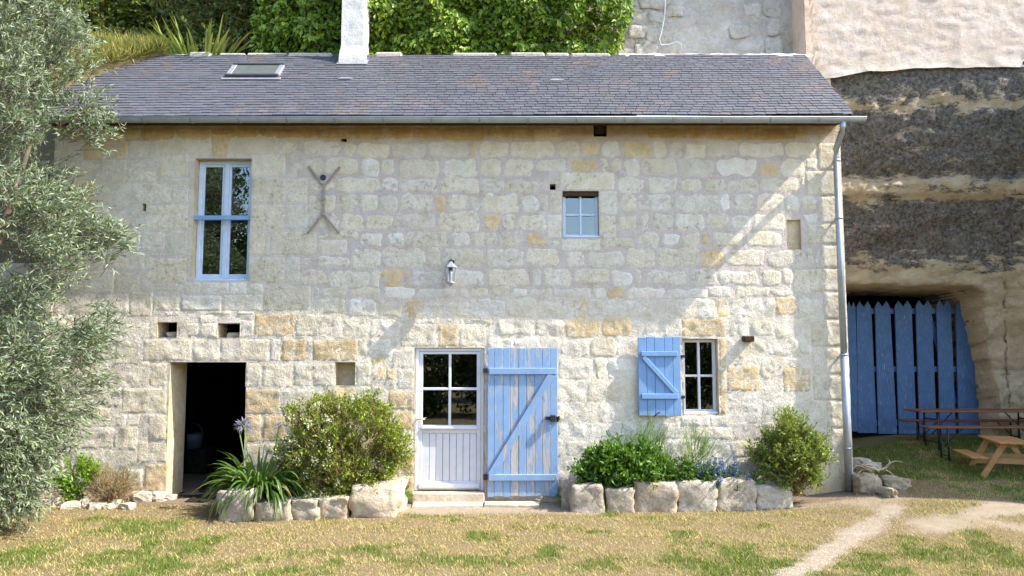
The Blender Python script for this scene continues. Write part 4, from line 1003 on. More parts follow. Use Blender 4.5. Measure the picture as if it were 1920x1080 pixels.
# crown silhouette: right-hand reach by height, read off the photograph (metres from the trunk)
prof = [(0.15, 1.15), (0.55, 1.45), (0.95, 1.55), (1.25, 1.85), (1.7, 2.05), (2.4, 2.18), (3.0, 2.22), (3.5, 2.12), (3.8, 1.75), (4.2, 1.85), (4.7, 2.12), (5.1, 1.85), (5.6, 1.80), (6.2, 1.5), (6.8, 0.9), (7.1, 0.3)]
pz_, pr_ = np.array([p[0] for p in prof]), np.array([p[1] for p in prof])
ncl = 240; cz = np.where(rng.random(ncl) < 0.25, rng.uniform(0.3, 1.7, ncl), rng.uniform(0.45, 6.9, ncl)); ca = rng.uniform(0, 2 * math.pi, ncl); cr = np.interp(cz, pz_, pr_) * (0.42 + 0.50 * rng.random(ncl) ** 0.6)
cc = np.stack([np.cos(ca) * cr, np.sin(ca) * cr * 0.85, cz], 1)
ntw = 14500; i = rng.integers(0, ncl, ntw); A = cc[i] + rng.normal(0, 0.15, (ntw, 3)); outw = unit(A - np.stack([np.zeros(ntw), np.zeros(ntw), A[:, 2] * 0.8 + 0.3], 1))
D = unit(outw * 0.8 + rng.normal(0, 0.45, (ntw, 3)) + np.array([[0, 0, 0.25]])); 
D[A[:, 2] < 1.6] -= np.array([0, 0, 0.55]); D = unit(D)
reach = np.hypot(A[:, 0], A[:, 1] / 0.85); lim = np.interp(A[:, 2], pz_, pr_); keep = (reach < lim * 0.97) & (A[:, 2] > 0.22); A, D = A[keep], D[keep]
TL = rng.uniform(0.16, 0.36, len(A)); V, F, C = twigs_to_leaves(A, D, TL, 14, 0.078, 0.0175, np.array((0.140, 0.185, 0.105)), 0.62, 0.30, 0.25, 0.10, rng, 0.1, np.array((0.33, 0.39, 0.235)))
V[:, 2] = np.maximum(V[:, 2], 0.06)
link('crown', fast_mesh('crown', V, F, C), 'olive_leaf', olive)
TV, TF = tube_sticks(A - D * 0.12, A + D * TL[:, None] * 0.95, 0.004, 0.0015); tag(link('twigs', fast_mesh('twigs', TV, TF), 'bark', olive), kind='stuff')
print('olive leaves', len(F))

# ================================================================== PLANTS ABOVE THE ROOF
# creeper on the old wall, behind the roof top
def creeper(name, label, x0, x1, y, th, z0, z1, n, col, tip, L, W, dens_edge=True, seed=1):
    rng = np.random.default_rng(seed); o = thing(name, ((x0 + x1) / 2, y, z0), label, 'creeper')
    X = rng.uniform(x0, x1, n); Z = rng.uniform(z0, z1, n)
    bul = np.array([0.5 + 0.9 * fbm(a * 1.3, b_ * 1.6, seed) + 0.35 * fbm(a * 3.5, b_ * 3.5, seed + 3) for a, b_ in zip(X, Z)])
    if dens_edge:
        edge = x1 - 0.10 + 0.22 * np.array([noise.noise(Vector((b_ * 2.2, 0.3, seed))) for b_ in Z]) - 0.35 * np.clip((z0 + 0.55 - Z) / 0.5, 0, 1) ; k = X < edge; X, Z, bul = X[k], Z[k], bul[k]
        low = np.array([0.10 * noise.noise(Vector((a * 2.5, 7, 0))) for a in X]); k = Z > z0 + 0.03 + low; X, Z, bul = X[k], Z[k], bul[k]
    n = len(X); Y = y - th * np.clip(bul, 0, 1.4) + rng.random(n) ** 2 * 0.35
    P = np.stack([X, Y, Z], 1) - np.array(o.location); D = np.stack([rng.normal(0, .45, n), -0.35 + rng.normal(0, .35, n), -0.75 + rng.normal(0, .4, n)], 1)
    up = np.stack([rng.normal(0, .35, n), np.full(n, -1.0) + rng.normal(0, .3, n), 0.7 + rng.normal(0, .35, n)], 1)
    C = np.array(col)[None] * (1 + rng.normal(0, 0.22, (n, 1))).clip(0.4, 1.7); k = (rng.random((n, 1)) ** 3); C = C * (1 - k) + np.array(tip) * k
    V, F, C = leaf_geo(P, D, L * rng.uniform(0.6, 1.25, n), W * rng.uniform(0.7, 1.2, n), C.clip(0, 1), up, 0.25, rng)
    link('foliage', fast_mesh('foliage', V, F, C), 'leaf', o)
    b = MB()
    for k in range(16):
        x = rng.uniform(x0 + .2, x1 - .4) - o.location.x; b.tube([(x, 0.10, -0.1), (x + rng.normal(0, .2), 0.0, 0.8), (x + rng.normal(0, .4), 0.0, (z1 - z0) * 0.8)], [0.02, 0.014, 0.006], 5)
    tag(link('stems', b.mesh('stems'), 'twig', o), kind='stuff'); return o
creeper('creeper', 'dense bright green creeper hanging over the roof top beside the chimney', -4.3, at(1188, 60, 1.5).x, 1.62, 0.42, TOP_Z + 0.0, 9.9, 27000, (0.155, 0.26, 0.028), (0.46, 0.52, 0.08), 0.125, 0.072, True, 4)
BANK = [('broad dark bush behind the roof between creeper and irises', (-4.6, 2.3, TOP_Z), (1.25, 0.6, 1.5), (0.060, 0.105, 0.020), (0.22, 0.28, 0.05), 3600, 0.075),
        ('olive-green bush higher up the bank above the iris clump', (-6.3, 4.2, TOP_Z + 0.7), (1.5, 0.9, 1.6), (0.11, 0.14, 0.026), (0.26, 0.26, 0.06), 3600, 0.08),
        ('shadowy tall bush on the bank behind the irises', (-5.0, 4.6, TOP_Z + 0.8), (1.5, 0.8, 2.0), (0.05, 0.085, 0.018), (0.16, 0.20, 0.04), 3600, 0.09),
        ('yellow-green bush at the far end of the bank above the olive tree', (-8.4, 4.0, TOP_Z + 0.3), (1.7, 1.0, 1.9), (0.15, 0.21, 0.030), (0.30, 0.33, 0.06), 4000, 0.10),
        ('rounded mid-green bush on the bank beside the olive crown', (-7.2, 2.9, TOP_Z - 0.9), (1.1, 0.7, 0.85), (0.15, 0.185, 0.04), (0.32, 0.32, 0.09), 2600, 0.07),
        ('deep green thicket filling the top of the bank behind the chimney', (-3.6, 5.2, TOP_Z + 1.4), (2.0, 0.9, 2.2), (0.05, 0.085, 0.018), (0.15, 0.19, 0.04), 3600, 0.11),
        ('tall dark thicket along the top of the bank behind the other bushes', (-7.4, 6.6, TOP_Z + 1.8), (2.8, 1.0, 2.4), (0.05, 0.08, 0.018), (0.15, 0.18, 0.04), 5200, 0.13)]
for lb, c_, r_, co_, tp_, nt_, lf_ in BANK: shrub('bush', lb, c_, r_, 120, nt_, 0.28, 9, lf_, lf_ * 0.55, co_, tip=tp_, stems=10, shell=0.35)

def blades(name, label, c, n, L, W, col, tip, rad, lean, droop, mat='strap_leaf', cat='plant', seed=2, seg=6, updir=0.8, parent=None, asm=(0, 0), dark=None):
    rng = np.random.default_rng(seed); o = thing(name, c, label, cat) if parent is None else parent; V = []; F = []; C = []
    for k in range(n):
        a = rng.uniform(0, 2 * math.pi); r = rad * math.sqrt(rng.random()); base = Vector((math.cos(a) * r, math.sin(a) * r * 0.7, -0.02)); l = L * rng.uniform(0.6, 1.15); w = W * rng.uniform(0.7, 1.2)
        le = lean * rng.uniform(0.2, 1.2); d = Vector((math.cos(a) * le + asm[0], math.sin(a) * le + asm[1], updir)).normalized(); sd_ = d.cross(Vector((rng.normal(0, .3), rng.normal(0, .3), 1))).normalized()
        p = base; cc_ = np.array(col) * rng.uniform(0.65, 1.35); tt = np.array(tip); isdry = rng.random() < 0.06; dr = droop * rng.uniform(0.4, 1.4)
        b0 = len(V)
        for s_ in range(seg + 1):
            t = s_ / seg; ww = w * (0.55 + 0.9 * t) * (1 - t ** 2.2) + 0.002
            V += [p - sd_ * ww / 2, p + Vector((0, 0, -ww * 0.22)), p + sd_ * ww / 2]; cv = cc_ * (1 - t * 0.5) + tt * t * 0.5 if not isdry else np.array((0.42, 0.30, 0.12)); C += [cv, cv * 0.9, cv]
            d = (d + Vector((0, 0, -dr / seg * (0.5 + 1.6 * t)))).normalized(); p = p + d * (l / seg)
        for s_ in range(seg):
            q = b0 + s_ * 3; F += [(q, q+1, q+4, q+3), (q+1, q+2, q+5, q+4)]
    link('leaves', fast_mesh('leaves', V, F, np.array(C), True), mat, o); return o
xc = at(305, 103, TOP_Y).x; xe = RX0 - 0.05; V = []; nu_, nv_ = 24, 14
for i in range(nu_ + 1):
    x = xe + (xc - xe) * i / nu_; tm = 0.30 + 0.70 * (i / nu_) ** 0.8
    for j in range(nv_ + 1):
        t = tm + (1.02 - tm) * j / nv_; p = roof_pt(x, min(t, 1.0)); V.append(p + rn * (-0.03 + (0.10 + 0.20 * (1 - i / nu_)) * min(1, j / 4) * (1 if i < nu_ else 0) + 0.03 * fbm(x * 4, t * 6, 1)) + (Vector((0, 0.1, 0)) if j == nv_ else Vector()))
F = [(i*(nv_+1)+j, (i+1)*(nv_+1)+j, (i+1)*(nv_+1)+j+1, i*(nv_+1)+j+1) for i in range(nu_) for j in range(nv_)]
tag(link('earth_slip', fast_mesh('earth_slip', V, F, np.array((0.20, 0.165, 0.09)), True), 'ground'), 'grassy earth of the bank spilling over the roof corner', 'bank', kind='structure')
rng = np.random.default_rng(41); n = 5200; u = rng.random(n); x = xe + (xc - xe) * u; tm = 0.32 + 0.68 * u ** 0.8; t = tm + (1 - tm) * rng.random(n)
P = np.array([tuple(roof_pt(a, b_) + rn * (0.04 + 0.16 * (1 - c_))) for a, b_, c_ in zip(x, t, u)]); D = rng.normal(0, 0.45, (n, 3)) + np.array([[0, -0.15, 1.0]])
gcol = np.where(rng.random((n, 1)) < 0.45, np.array((0.20, 0.25, 0.06)), np.array((0.46, 0.37, 0.17))) * rng.uniform(0.6, 1.35, (n, 1))
V, F, C = leaf_geo(P, D, rng.uniform(0.10, 0.34, n), rng.uniform(0.006, 0.012, n), gcol, None, 0.25, rng)
tag(link('bank_grass', fast_mesh('bank_grass', V, F, C), 'grass'), 'dry grass growing on the earth over the roof corner', 'grass', kind='stuff')
blades('iris_clump', 'clump of pale sword-leaved irises at the roof edge', (at(375, 95, 1.5).x, 1.55, TOP_Z - 0.05), 130, 0.72, 0.045, (0.20, 0.27, 0.06), (0.46, 0.42, 0.16), 0.55, 0.75, 0.45, seed=3)
blades('iris_clump', 'smaller pale iris tuft at the corner of the roof', (at(285, 108, 1.4).x, 1.40, TOP_Z - 0.12), 34, 0.42, 0.05, (0.26, 0.32, 0.09), (0.50, 0.48, 0.22), 0.22, 0.8, 0.6, seed=6)
blades('dry_grass', 'dry straw-coloured grasses on the bank beside the roof', (at(235, 118, 1.6).x, 1.75, TOP_Z - 0.45), 900, 0.62, 0.010, (0.30, 0.28, 0.09), (0.50, 0.40, 0.20), 0.75, 0.5, 0.5, seed=8, seg=3, mat='grass', cat='grass')
blades('dry_grass', 'greener tall grass tuft lower on the bank by the verge', (at(200, 160, 1.2).x - 0.15, 1.25, TOP_Z - 0.75), 800, 0.60, 0.010, (0.22, 0.26, 0.06), (0.46, 0.40, 0.18), 0.5, 0.5, 0.5, seed=9, seg=3, mat='grass', cat='grass')

# ================================================================== BEDS AT THE FOOT OF THE WALL
def on_ground(px, py): return ground_at(px, py)
def rock(name, label, cat, c, dims, seed, rz=0.0, box=0.93, amp=0.15, col=(0.60, 0.53, 0.42), group=None, lich=0.5, sub=3):
    bm = bmesh.new(); bmesh.ops.create_cube(bm, size=2); bmesh.ops.subdivide_edges(bm, edges=bm.edges[:], cuts=2 ** sub - 1, use_grid_fill=True); V = []
    for v in bm.verts:
        p = v.co.copy(); s_ = p.normalized(); q = s_.lerp(p, box); n = fbm(q.x * 1.1 + seed, q.y * 1.1, q.z * 1.1 + seed * 2) * amp + 0.55 * amp * fbm(q.x * 2.7 + seed, q.y * 2.7, q.z * 2.7) - 0.5 * amp * abs(fbm(q.x * 5 + seed, q.y * 5, q.z * 5))
        q = q * (1 + n); q = Vector(tuple(q[i_] * (1 + sum(0.085 * noise.noise(Vector((seed * 1.7 + i_ * 5.3 + j_ * 2.9, 0.5, 0.3))) * 2 * q[j_] for j_ in range(3) if j_ != i_)) for i_ in range(3))); v.co = Vector((q.x * dims[0] / 2, q.y * dims[1] / 2, q.z * dims[2] / 2 + dims[2] / 2 - 0.04))
    me = bpy.data.meshes.new(name); bm.to_mesh(me); bm.free(); set_tint(me, np.array((*(0.86 * np.array(col)), min(1.0, lich + 0.15)))); me.polygons.foreach_set('use_smooth', [sub > 2] * len(me.polygons))
    o = link(name, me, 'rock', None, c); o.rotation_euler = (0, 0, rz); return tag(o, label, cat, group)
def rock_plane(label, x0, y0, x1, seed, Y, depth, **k):
    a, b = at(x0, y0 + 25, Y), at(x1, y0 + 25, Y); xm = (a.x + b.x) / 2; gz = ground_z(xm, Y); h = at((x0 + x1) / 2, y0, Y).z - gz
    return rock('edging_stone', label, 'stone', Vector((xm, Y + depth / 2, gz)), (b.x - a.x + 0.01, depth, h + 0.03), seed, random.uniform(-0.06, 0.06), **k)
def rock_px(label, x0, y0, x1, y1, seed, depth=0.30, **k):
    g = on_ground((x0 + x1) / 2, y1); sc = FPX / ((g - CAM_P).dot(Vector((0, CT, ST)))); w, h = (x1 - x0) / sc, (y1 - y0) / sc
    return rock('edging_stone', label, 'stone', Vector((g.x, g.y + depth * 0.45, g.z)), (w, depth, h * 0.94 + 0.03), seed, random.uniform(-0.06, 0.06), **k)
ROWR = [("squared grey block at the shutter end of the right bed edging", 1071, 909, 1135, 958, 0.42, (0.56, 0.50, 0.42), .8), ("low block second from the shutter in the bed edging", 1136, 914, 1191, 955, 0.34, (0.60, 0.52, 0.41), .5),
        ("wide pinkish-tan block third from the shutter in the bed edging", 1195, 903, 1268, 952, 0.36, (0.58, 0.48, 0.37), .5), ("wide whitish block fourth from the shutter in the bed edging", 1270, 904, 1345, 950, 0.36, (0.64, 0.58, 0.49), .7),
        ("tall brown-stained block fifth from the shutter in the bed edging", 1345, 897, 1417, 945, 0.38, (0.56, 0.48, 0.37), .6), ("low pale block ending the bed edging beside the dry bush", 1420, 909, 1487, 944, 0.36, (0.66, 0.60, 0.51), .5)]
for k, (lb, x0, y0, x1, y1, dpt, col, li) in enumerate(ROWR): rock_plane(lb, x0, y0, x1, 3.7 * k + 1.3, -0.66 + 0.02 * k, dpt * 0.85, col=col, lich=li, group='limestone blocks edging the right bed')
g = on_ground(1066, 948); rock('edging_stone', 'narrow block turning the bed edging back towards the wall', 'stone', Vector((at(1070, 930, -0.3).x, -0.22, 0.0)), (0.26, 0.42, 0.36), 44, 0.1, col=(0.52, 0.45, 0.36), group='limestone blocks edging the right bed')
g = on_ground(1440, 925); rock('edging_stone', 'flat pale block behind the end of the bed edging', 'stone', Vector((at(1438, 900, -0.3).x, -0.25, ground_z(3.4, -0.2) + 0.02)), (0.40, 0.36, 0.34), 48, -0.2, col=(0.64, 0.59, 0.51), group='limestone blocks edging the right bed')
ROWL = [("tall leaning white-flecked stone at the doorway end of the left bed", 404, 916, 474, 978, 0.42, (0.60, 0.54, 0.46), .8), ("low stone under the drooping strap leaves", 474, 938, 543, 977, 0.36, (0.50, 0.44, 0.36), .7),
        ("small dark-edged stone between strap leaves and flowering shrub", 544, 934, 597, 975, 0.36, (0.52, 0.46, 0.37), .6), ("squarish tan stone next to the biggest edging block", 598, 929, 650, 973, 0.36, (0.60, 0.51, 0.39), .5),
        ("biggest edging block, beside the white door step", 652, 904, 748, 970, 0.60, (0.66, 0.57, 0.44), .3)]
for k, (lb, x0, y0, x1, y1, dpt, col, li) in enumerate(ROWL): rock_px(lb, x0, y0, x1, y1, 5.1 * k + 60.3, dpt, col=col, lich=li, group='limestone blocks edging the left bed')
ROCKP = [("angular tan rock against the downpipe foot", 1610, 888, 1660, 926), ("rounded tan rock beside the angular one near the downpipe", 1664, 894, 1712, 920), ("small pale stone in front of the rock pair", 1662, 914, 1688, 934)]
for k, (lb, x0, y0, x1, y1) in enumerate(ROCKP): rock_px(lb, x0, y0, x1, y1, 7.3 * k + 101, 0.34, col=(0.50, 0.42, 0.30), lich=0.45, box=0.42, amp=0.26, group='loose rocks by the downpipe')
for k, (px, py, w) in enumerate(((1560, 905, 0.34), (1575, 880, 0.30), (1612, 880, 0.36), (1635, 882, 0.28), (1598, 905, 0.30), (1548, 915, 0.22))):
    g = on_ground(px, py); g.y = max(g.y, -0.05) if px < 1600 else max(g.y, 0.3); g.z = ground_z(g.x, g.y); rock('rubble_stone', 'rubble stone heaped at the foot of the house corner', 'stone', g, (w, w * 0.7, w * 0.62), k * 9.7 + 31, k * 1.1, 0.45, 0.18, (0.64, 0.57, 0.45), 'rubble at the house corner', 0.3, 2)
# small border stones, left
px = 75; k = 0
while px < 322:
    w = random.uniform(14, 34); y = 953 - 10 * math.sin((px - 70) / 250 * 3.1) * 0 + (-14 if px > 235 else 0) + random.uniform(-3, 3); g = on_ground(px + w / 2, y); ww = w / 140
    rock('border_stone', 'small white rubble stone in the low border left of the dark doorway', 'stone', Vector((g.x, g.y + 0.05, g.z)), (ww * 1.1, 0.16, random.uniform(0.10, 0.17)), k * 3.3 + 200, random.uniform(-.4, .4), 0.45, 0.16, (0.68, 0.62, 0.52), 'low rubble border left of the doorway', 0.25, 2); px += w; k += 1
for k, (px, py) in enumerate(((262, 936), (285, 930), (305, 926), (322, 920), (300, 938))):
    g = on_ground(px, py); rock('border_stone', 'small white rubble stone in the low border left of the dark doorway', 'stone', Vector((g.x, g.y, g.z)), (0.22, 0.2, 0.16), k * 5.1 + 260, k, 0.45, 0.16, (0.68, 0.62, 0.52), 'low rubble border left of the doorway', 0.25, 2)
# paving slabs in front of the door
def slab(label, pts, h=0.035):
    P = [ground_at(*p) for p in pts]; c = sum(P, Vector()) / len(P); b = MB(); m = len(P); sh = [p - c for p in P]
    b.add([Vector((p.x * .97, p.y * .97, h)) for p in sh] + [Vector((p.x, p.y, h - 0.012)) for p in sh] + [Vector((p.x, p.y, -0.08)) for p in sh], [tuple(range(m))] + [(i + m, (i+1) % m + m, (i+1) % m, i) for i in range(m)] + [(i + 2*m, (i+1) % m + 2*m, (i+1) % m + m, i + m) for i in range(m)])
    o = link('paving_slab', b.mesh('paving_slab', np.array((0.62, 0.54, 0.44, 0.2))), 'rock', None, c); tag(o, label, 'slab')
slab('worn pale stone slab on the ground under the tall blue shutter', [(908, 951), (1010, 952), (1016, 936), (908, 934)])
slab('wide pale stone slab in front of the white door step', [(772, 953), (905, 952), (904, 939), (776, 939)])

def bed(name, label, x0, x1, y0, y1, h):
    nx, ny = int((x1 - x0) / 0.06), int((y1 - y0) / 0.06); V = []
    for j in range(ny + 1):
        for i in range(nx + 1):
            x, y = x0 + (x1 - x0) * i / nx, y0 + (y1 - y0) * j / ny; e = min(1, min(i, nx - i) / 4) * min(1, j / 3 + 0.2)
            V.append((x, y, ground_z(x, y) - 0.03 + h * e + 0.03 * fbm(x * 6, y * 6, 2)))
    F = [(j*(nx+1)+i, j*(nx+1)+i+1, (j+1)*(nx+1)+i+1, (j+1)*(nx+1)+i) for j in range(ny) for i in range(nx)]
    tag(link(name, fast_mesh(name, V, F, np.array((0.15, 0.115, 0.085)), True), 'ground'), label, 'soil', kind='structure')
bed('bed_soil', 'dark raised soil of the right flower bed', 0.95, 3.75, -0.42, 0.03, 0.26); bed('bed_soil', 'dark raised soil of the left flower bed', -3.85, -1.65, -0.80, 0.05, 0.20)
# flowering shrub with white blossom
def put(px, py, dy=0.0):
    g = on_ground(px, py); g.y += dy; g.z = ground_z(g.x, g.y); return g
c = Vector((at(645, 840, -0.55).x, -0.55, 0.15))
o, cd, rng, R = shrub('flowering_shrub', 'round yellow-green shrub dotted with white blossom between doorway and door', c, (0.76, 0.42, 0.64), 120, 3800, 0.13, 9, 0.040, 0.020, (0.15, 0.21, 0.026), tip=(0.52, 0.56, 0.08), stems=46, shell=0.62, up=0.6, cl_r=0.17, lump=0.12)
i = rng.integers(0, len(cd), 210); cpos = cd[i] * np.array((1.08, 1.1, 1.03)) - np.array((0, 0.11, 0)); cpos = cpos[(cpos[:, 1] < -0.15) & (cpos[:, 0] < 0.3)]; A = np.repeat(cpos, 16, 0) + rng.normal(0, 0.030, (len(cpos) * 16, 3))
V, F, C = leaf_geo(A, rng.normal(size=A.shape), np.full(len(A), 0.026), np.full(len(A), 0.022), np.tile(np.array((0.74, 0.70, 0.62)), (len(A), 1)), None, 0.2, rng); tag(link('blossom', fast_mesh('blossom', V, F, C), 'petal', o), kind='stuff')
# agapanthus
c = Vector((at(486, 930, -0.72).x, -0.72, 0.26))
ag = blades('agapanthus', 'agapanthus clump of dark strap leaves with lilac flower heads', c, 300, 0.70, 0.046, (0.060, 0.125, 0.022), (0.20, 0.32, 0.07), 0.20, 1.0, 2.1, seed=12, seg=9, updir=1.0)
for k, (px, py, n, r) in enumerate(((457, 797, 80, 0.085), (523, 798, 26, 0.045), (522, 815, 16, 0.035), (447, 800, 40, 0.06))):
    tp = at(px, py, -0.72) - c; st = MB(); st.tube([(tp.x * 0.2 + 0.02, 0.02, 0), (tp.x * 0.7, 0.02, tp.z * 0.5), tp], [0.010, 0.008, 0.007], 6); st.build('flower_stalk', 'stalk', ag, True)
    rng = np.random.default_rng(k + 50); d = unit(rng.normal(size=(n, 3)) + np.array([[0, 0, 0.4]])); P = np.tile(np.array(tp), (n, 1)) + d * r * 0.45
    Vv, Ff, Cc = leaf_geo(P, d, rng.uniform(0.6, 1.1, n) * r, np.full(n, 0.016), np.array((0.36, 0.33, 0.62))[None] * rng.uniform(0.7, 1.3, (n, 1)), None, 0.2, rng); tag(link('flower_head', fast_mesh('flower_head', Vv, Ff, Cc), 'petal', ag), kind='stuff')
# leafy mound in the right bed
c = Vector((at(1170, 880, -0.33).x, -0.33, 0.26)); shrub('leafy_plant', 'lush broad-leaved green mound in the stone-edged bed', c, (0.55, 0.20, 0.25), 110, 1400, 0.12, 8, 0.080, 0.034, (0.085, 0.190, 0.026), tip=(0.24, 0.36, 0.06), stems=20, shell=0.55, up=0.5, cl_r=0.22, lump=0.10, cat='plant', spread=1.0, tcol='stalk')
# feathery tall fennel-like stalks behind the mound
c = Vector((at(1205, 850, -0.2).x, -0.2, 0.22)); shrub('feathery_plant', 'wispy feathery plant rising behind the leafy mound', c, (0.30, 0.12, 0.42), 50, 420, 0.16, 9, 0.055, 0.0035, (0.20, 0.28, 0.08), stems=12, up=1.4, cat='plant', spread=0.5, tcol='stalk')
c = Vector((at(1290, 885, -0.33).x, -0.33, 0.27)); shrub('leafy_plant', 'low dark green leaf cushion beside the blue flowers', c, (0.30, 0.14, 0.13), 40, 420, 0.10, 8, 0.060, 0.022, (0.08, 0.16, 0.028), tip=(0.20, 0.30, 0.06), stems=8, cat='plant', tcol='stalk')
c = Vector((at(1305, 850, -0.2).x, -0.2, 0.22)); shrub('feathery_plant', 'tall thin yellow-topped plant against the wall under the window', c, (0.20, 0.10, 0.40), 24, 140, 0.22, 7, 0.045, 0.005, (0.24, 0.28, 0.09), stems=10, up=1.6, cat='plant', spread=0.5, tip=(0.55, 0.48, 0.08), tcol='stalk')
# blue spires
bf = thing('blue_flowers', Vector((at(1345, 900, -0.35).x, -0.35, 0.27)), 'cluster of blue flower spikes in the stone-edged bed', 'plant'); rng = np.random.default_rng(77)
st = MB(); PP = []
for k in range(36):
    x, y, h = rng.normal(0.02, 0.17) , rng.normal(-0.06, 0.07), rng.uniform(0.18, 0.42); le = rng.normal(0, 0.06); st.tube([(x, y, -0.02), (x + le * .5, y, h * .5), (x + le, y, h)], [0.005, 0.004, 0.003], 5)
    m = 16; t = rng.uniform(0.45, 1.0, m); PP.append(np.stack([x + le * t, np.full(m, y), h * t], 1) + rng.normal(0, 0.012, (m, 3)))
tag(link('flower_stems', st.mesh('flower_stems'), 'stalk', bf), kind='stuff'); PP = np.concatenate(PP)
V, F, C = leaf_geo(PP, rng.normal(size=PP.shape), np.full(len(PP), 0.034), np.full(len(PP), 0.028), np.array((0.16, 0.20, 0.62))[None] * rng.uniform(0.6, 1.5, (len(PP), 1)), None, 0.2, rng); tag(link('petals', fast_mesh('petals', V, F, C), 'petal', bf), kind='stuff')
n = 420; P = np.stack([rng.normal(0, 0.20, n), rng.normal(0, 0.12, n), rng.uniform(0, 0.22, n)], 1); V, F, C = leaf_geo(P, rng.normal(0, .6, (n, 3)) + np.array([[0, -.2, .7]]), rng.uniform(0.05, 0.10, n), rng.uniform(0.014, 0.024, n), np.array((0.10, 0.18, 0.035))[None] * rng.uniform(0.6, 1.6, (n, 1)), None, 0.2, rng); link('foliage', fast_mesh('foliage', V, F, C), 'leaf', bf)
for k, (px, py) in enumerate(((1268, 846), (1284, 849), (1297, 847))):
    f = thing('yellow_flower', at(px, 893, -0.35), 'small yellow daisy-like flower above the leaf cushion', 'flower', 'yellow flowers in the right bed'); h = at(px, py, -0.35).z - f.location.z
    b = MB(); b.tube([(0, 0, 0), (0.01, 0, h * .5), (0, 0, h)], 0.0035, 5); b.build('stalk', 'stalk', f); d = unit(rng.normal(size=(14, 3)) * np.array((1, .6, .25))); P = np.tile(np.array((0, 0, h)), (14, 1)); V, F, C = leaf_geo(P, d, np.full(14, 0.028), np.full(14, 0.014), np.tile(np.array((0.78, 0.60, 0.05)), (14, 1)), None, 0.1, rng); link('petals', fast_mesh('petals', V, F, C), 'petal', f)
blades('grassy_tuft', 'blue-green grassy tuft beside the pale end block', Vector((at(1392, 900, -0.3).x, -0.3, 0.28)), 90, 0.30, 0.010, (0.12, 0.20, 0.07), (0.24, 0.30, 0.12), 0.16, 0.6, 0.7, seed=31, seg=4)
# dry bush near the corner
c = Vector((at(1488, 905, -0.36).x, -0.36, 0.20)); shrub('dry_bush', 'twiggy half-dry green bush by the house corner', c, (0.40, 0.28, 0.46), 90, 1400, 0.14, 9, 0.046, 0.021, (0.16, 0.25, 0.035), tip=(0.44, 0.40, 0.13), stems=60, shell=0.55, up=0.6, cl_r=0.20, lump=0.14)
# left small plants
c = Vector((at(142, 930, -0.40).x, -0.40, 0.10)); shrub('small_plant', 'bright green leafy young plant against the wall left of the doorway', c, (0.22, 0.18, 0.26), 36, 330, 0.13, 8, 0.044, 0.024, (0.17, 0.29, 0.025), tip=(0.34, 0.46, 0.06), stems=10, up=0.9, cat='plant', tcol='stalk')
c = Vector((at(212, 935, -0.42).x, -0.42, 0.08)); shrub('lavender', 'grey-green dry lavender tuft left of the doorway', c, (0.30, 0.2, 0.17), 50, 520, 0.16, 9, 0.035, 0.0045, (0.21, 0.21, 0.115), tip=(0.36, 0.31, 0.19), stems=14, up=1.0, cat='plant', spread=0.35)
c = Vector((at(757, 930, -0.30).x, -0.30, 0.05)); shrub('weed', 'little green weed beside the white door step', c, (0.07, 0.06, 0.12), 14, 70, 0.07, 6, 0.03, 0.014, (0.16, 0.25, 0.03), stems=4, cat='plant', tcol='stalk')
c = Vector((at(1195, 870, -0.12).x - 1.0, -0.20, 0.02)); shrub('weed', 'dry weed growing in the gap behind the shutter', c, (0.10, 0.06, 0.10), 14, 60, 0.07, 6, 0.03, 0.012, (0.18, 0.22, 0.05), stems=4, cat='plant', tcol='stalk')

# ================================================================== WALL LANTERN
lp = at(845, 512, -0.16)
lan = thing('wall_lantern', lp, 'small silver carriage lantern on the wall above the door', 'lantern')
b = MB(); b.box(-0.035, 0.035, 0.135, 0.158, 0.02, 0.18, bev=0.008); b.build('back_plate', 'black_iron', lan)
b = MB(); b.tube([(0, 0.14, 0.12), (0, 0.09, 0.17), (0, 0.03, 0.175), (0, 0, 0.14)], 0.010, 8); b.build('bracket', 'black_iron', lan, True)
b = MB(); b.lathe([(0.006, 0.145), (0.02, 0.14), (0.028, 0.125), (0.05, 0.105), (0.078, 0.078), (0.082, 0.070), (0.0, 0.070)], n=6); b.build('cap', 'lamp_metal', lan)
b = MB(); b.lathe([(0.066, 0.068), (0.044, -0.115)], n=6); b.build('glass', 'glass', lan)
for k in range(6):
    t = 2 * math.pi * k / 6; b = MB(); b.tube([(0.067 * math.cos(t), 0.067 * math.sin(t), 0.07), (0.045 * math.cos(t), 0.045 * math.sin(t), -0.115)], 0.005, 5); b.build('rib', 'lamp_metal', lan)
b = MB(); b.lathe([(0.0, -0.110), (0.05, -0.113), (0.048, -0.128), (0.02, -0.145), (0.008, -0.165), (0.0, -0.17)], n=10); b.build('base', 'lamp_metal', lan, True)
b = MB(); b.lathe([(0.0, 0.04), (0.022, 0.02), (0.026, -0.01), (0.016, -0.05), (0.014, -0.11)], n=10); b.build('bulb', 'white_paint', lan, True)

lan.scale = (1.12, 1.0, 1.12)
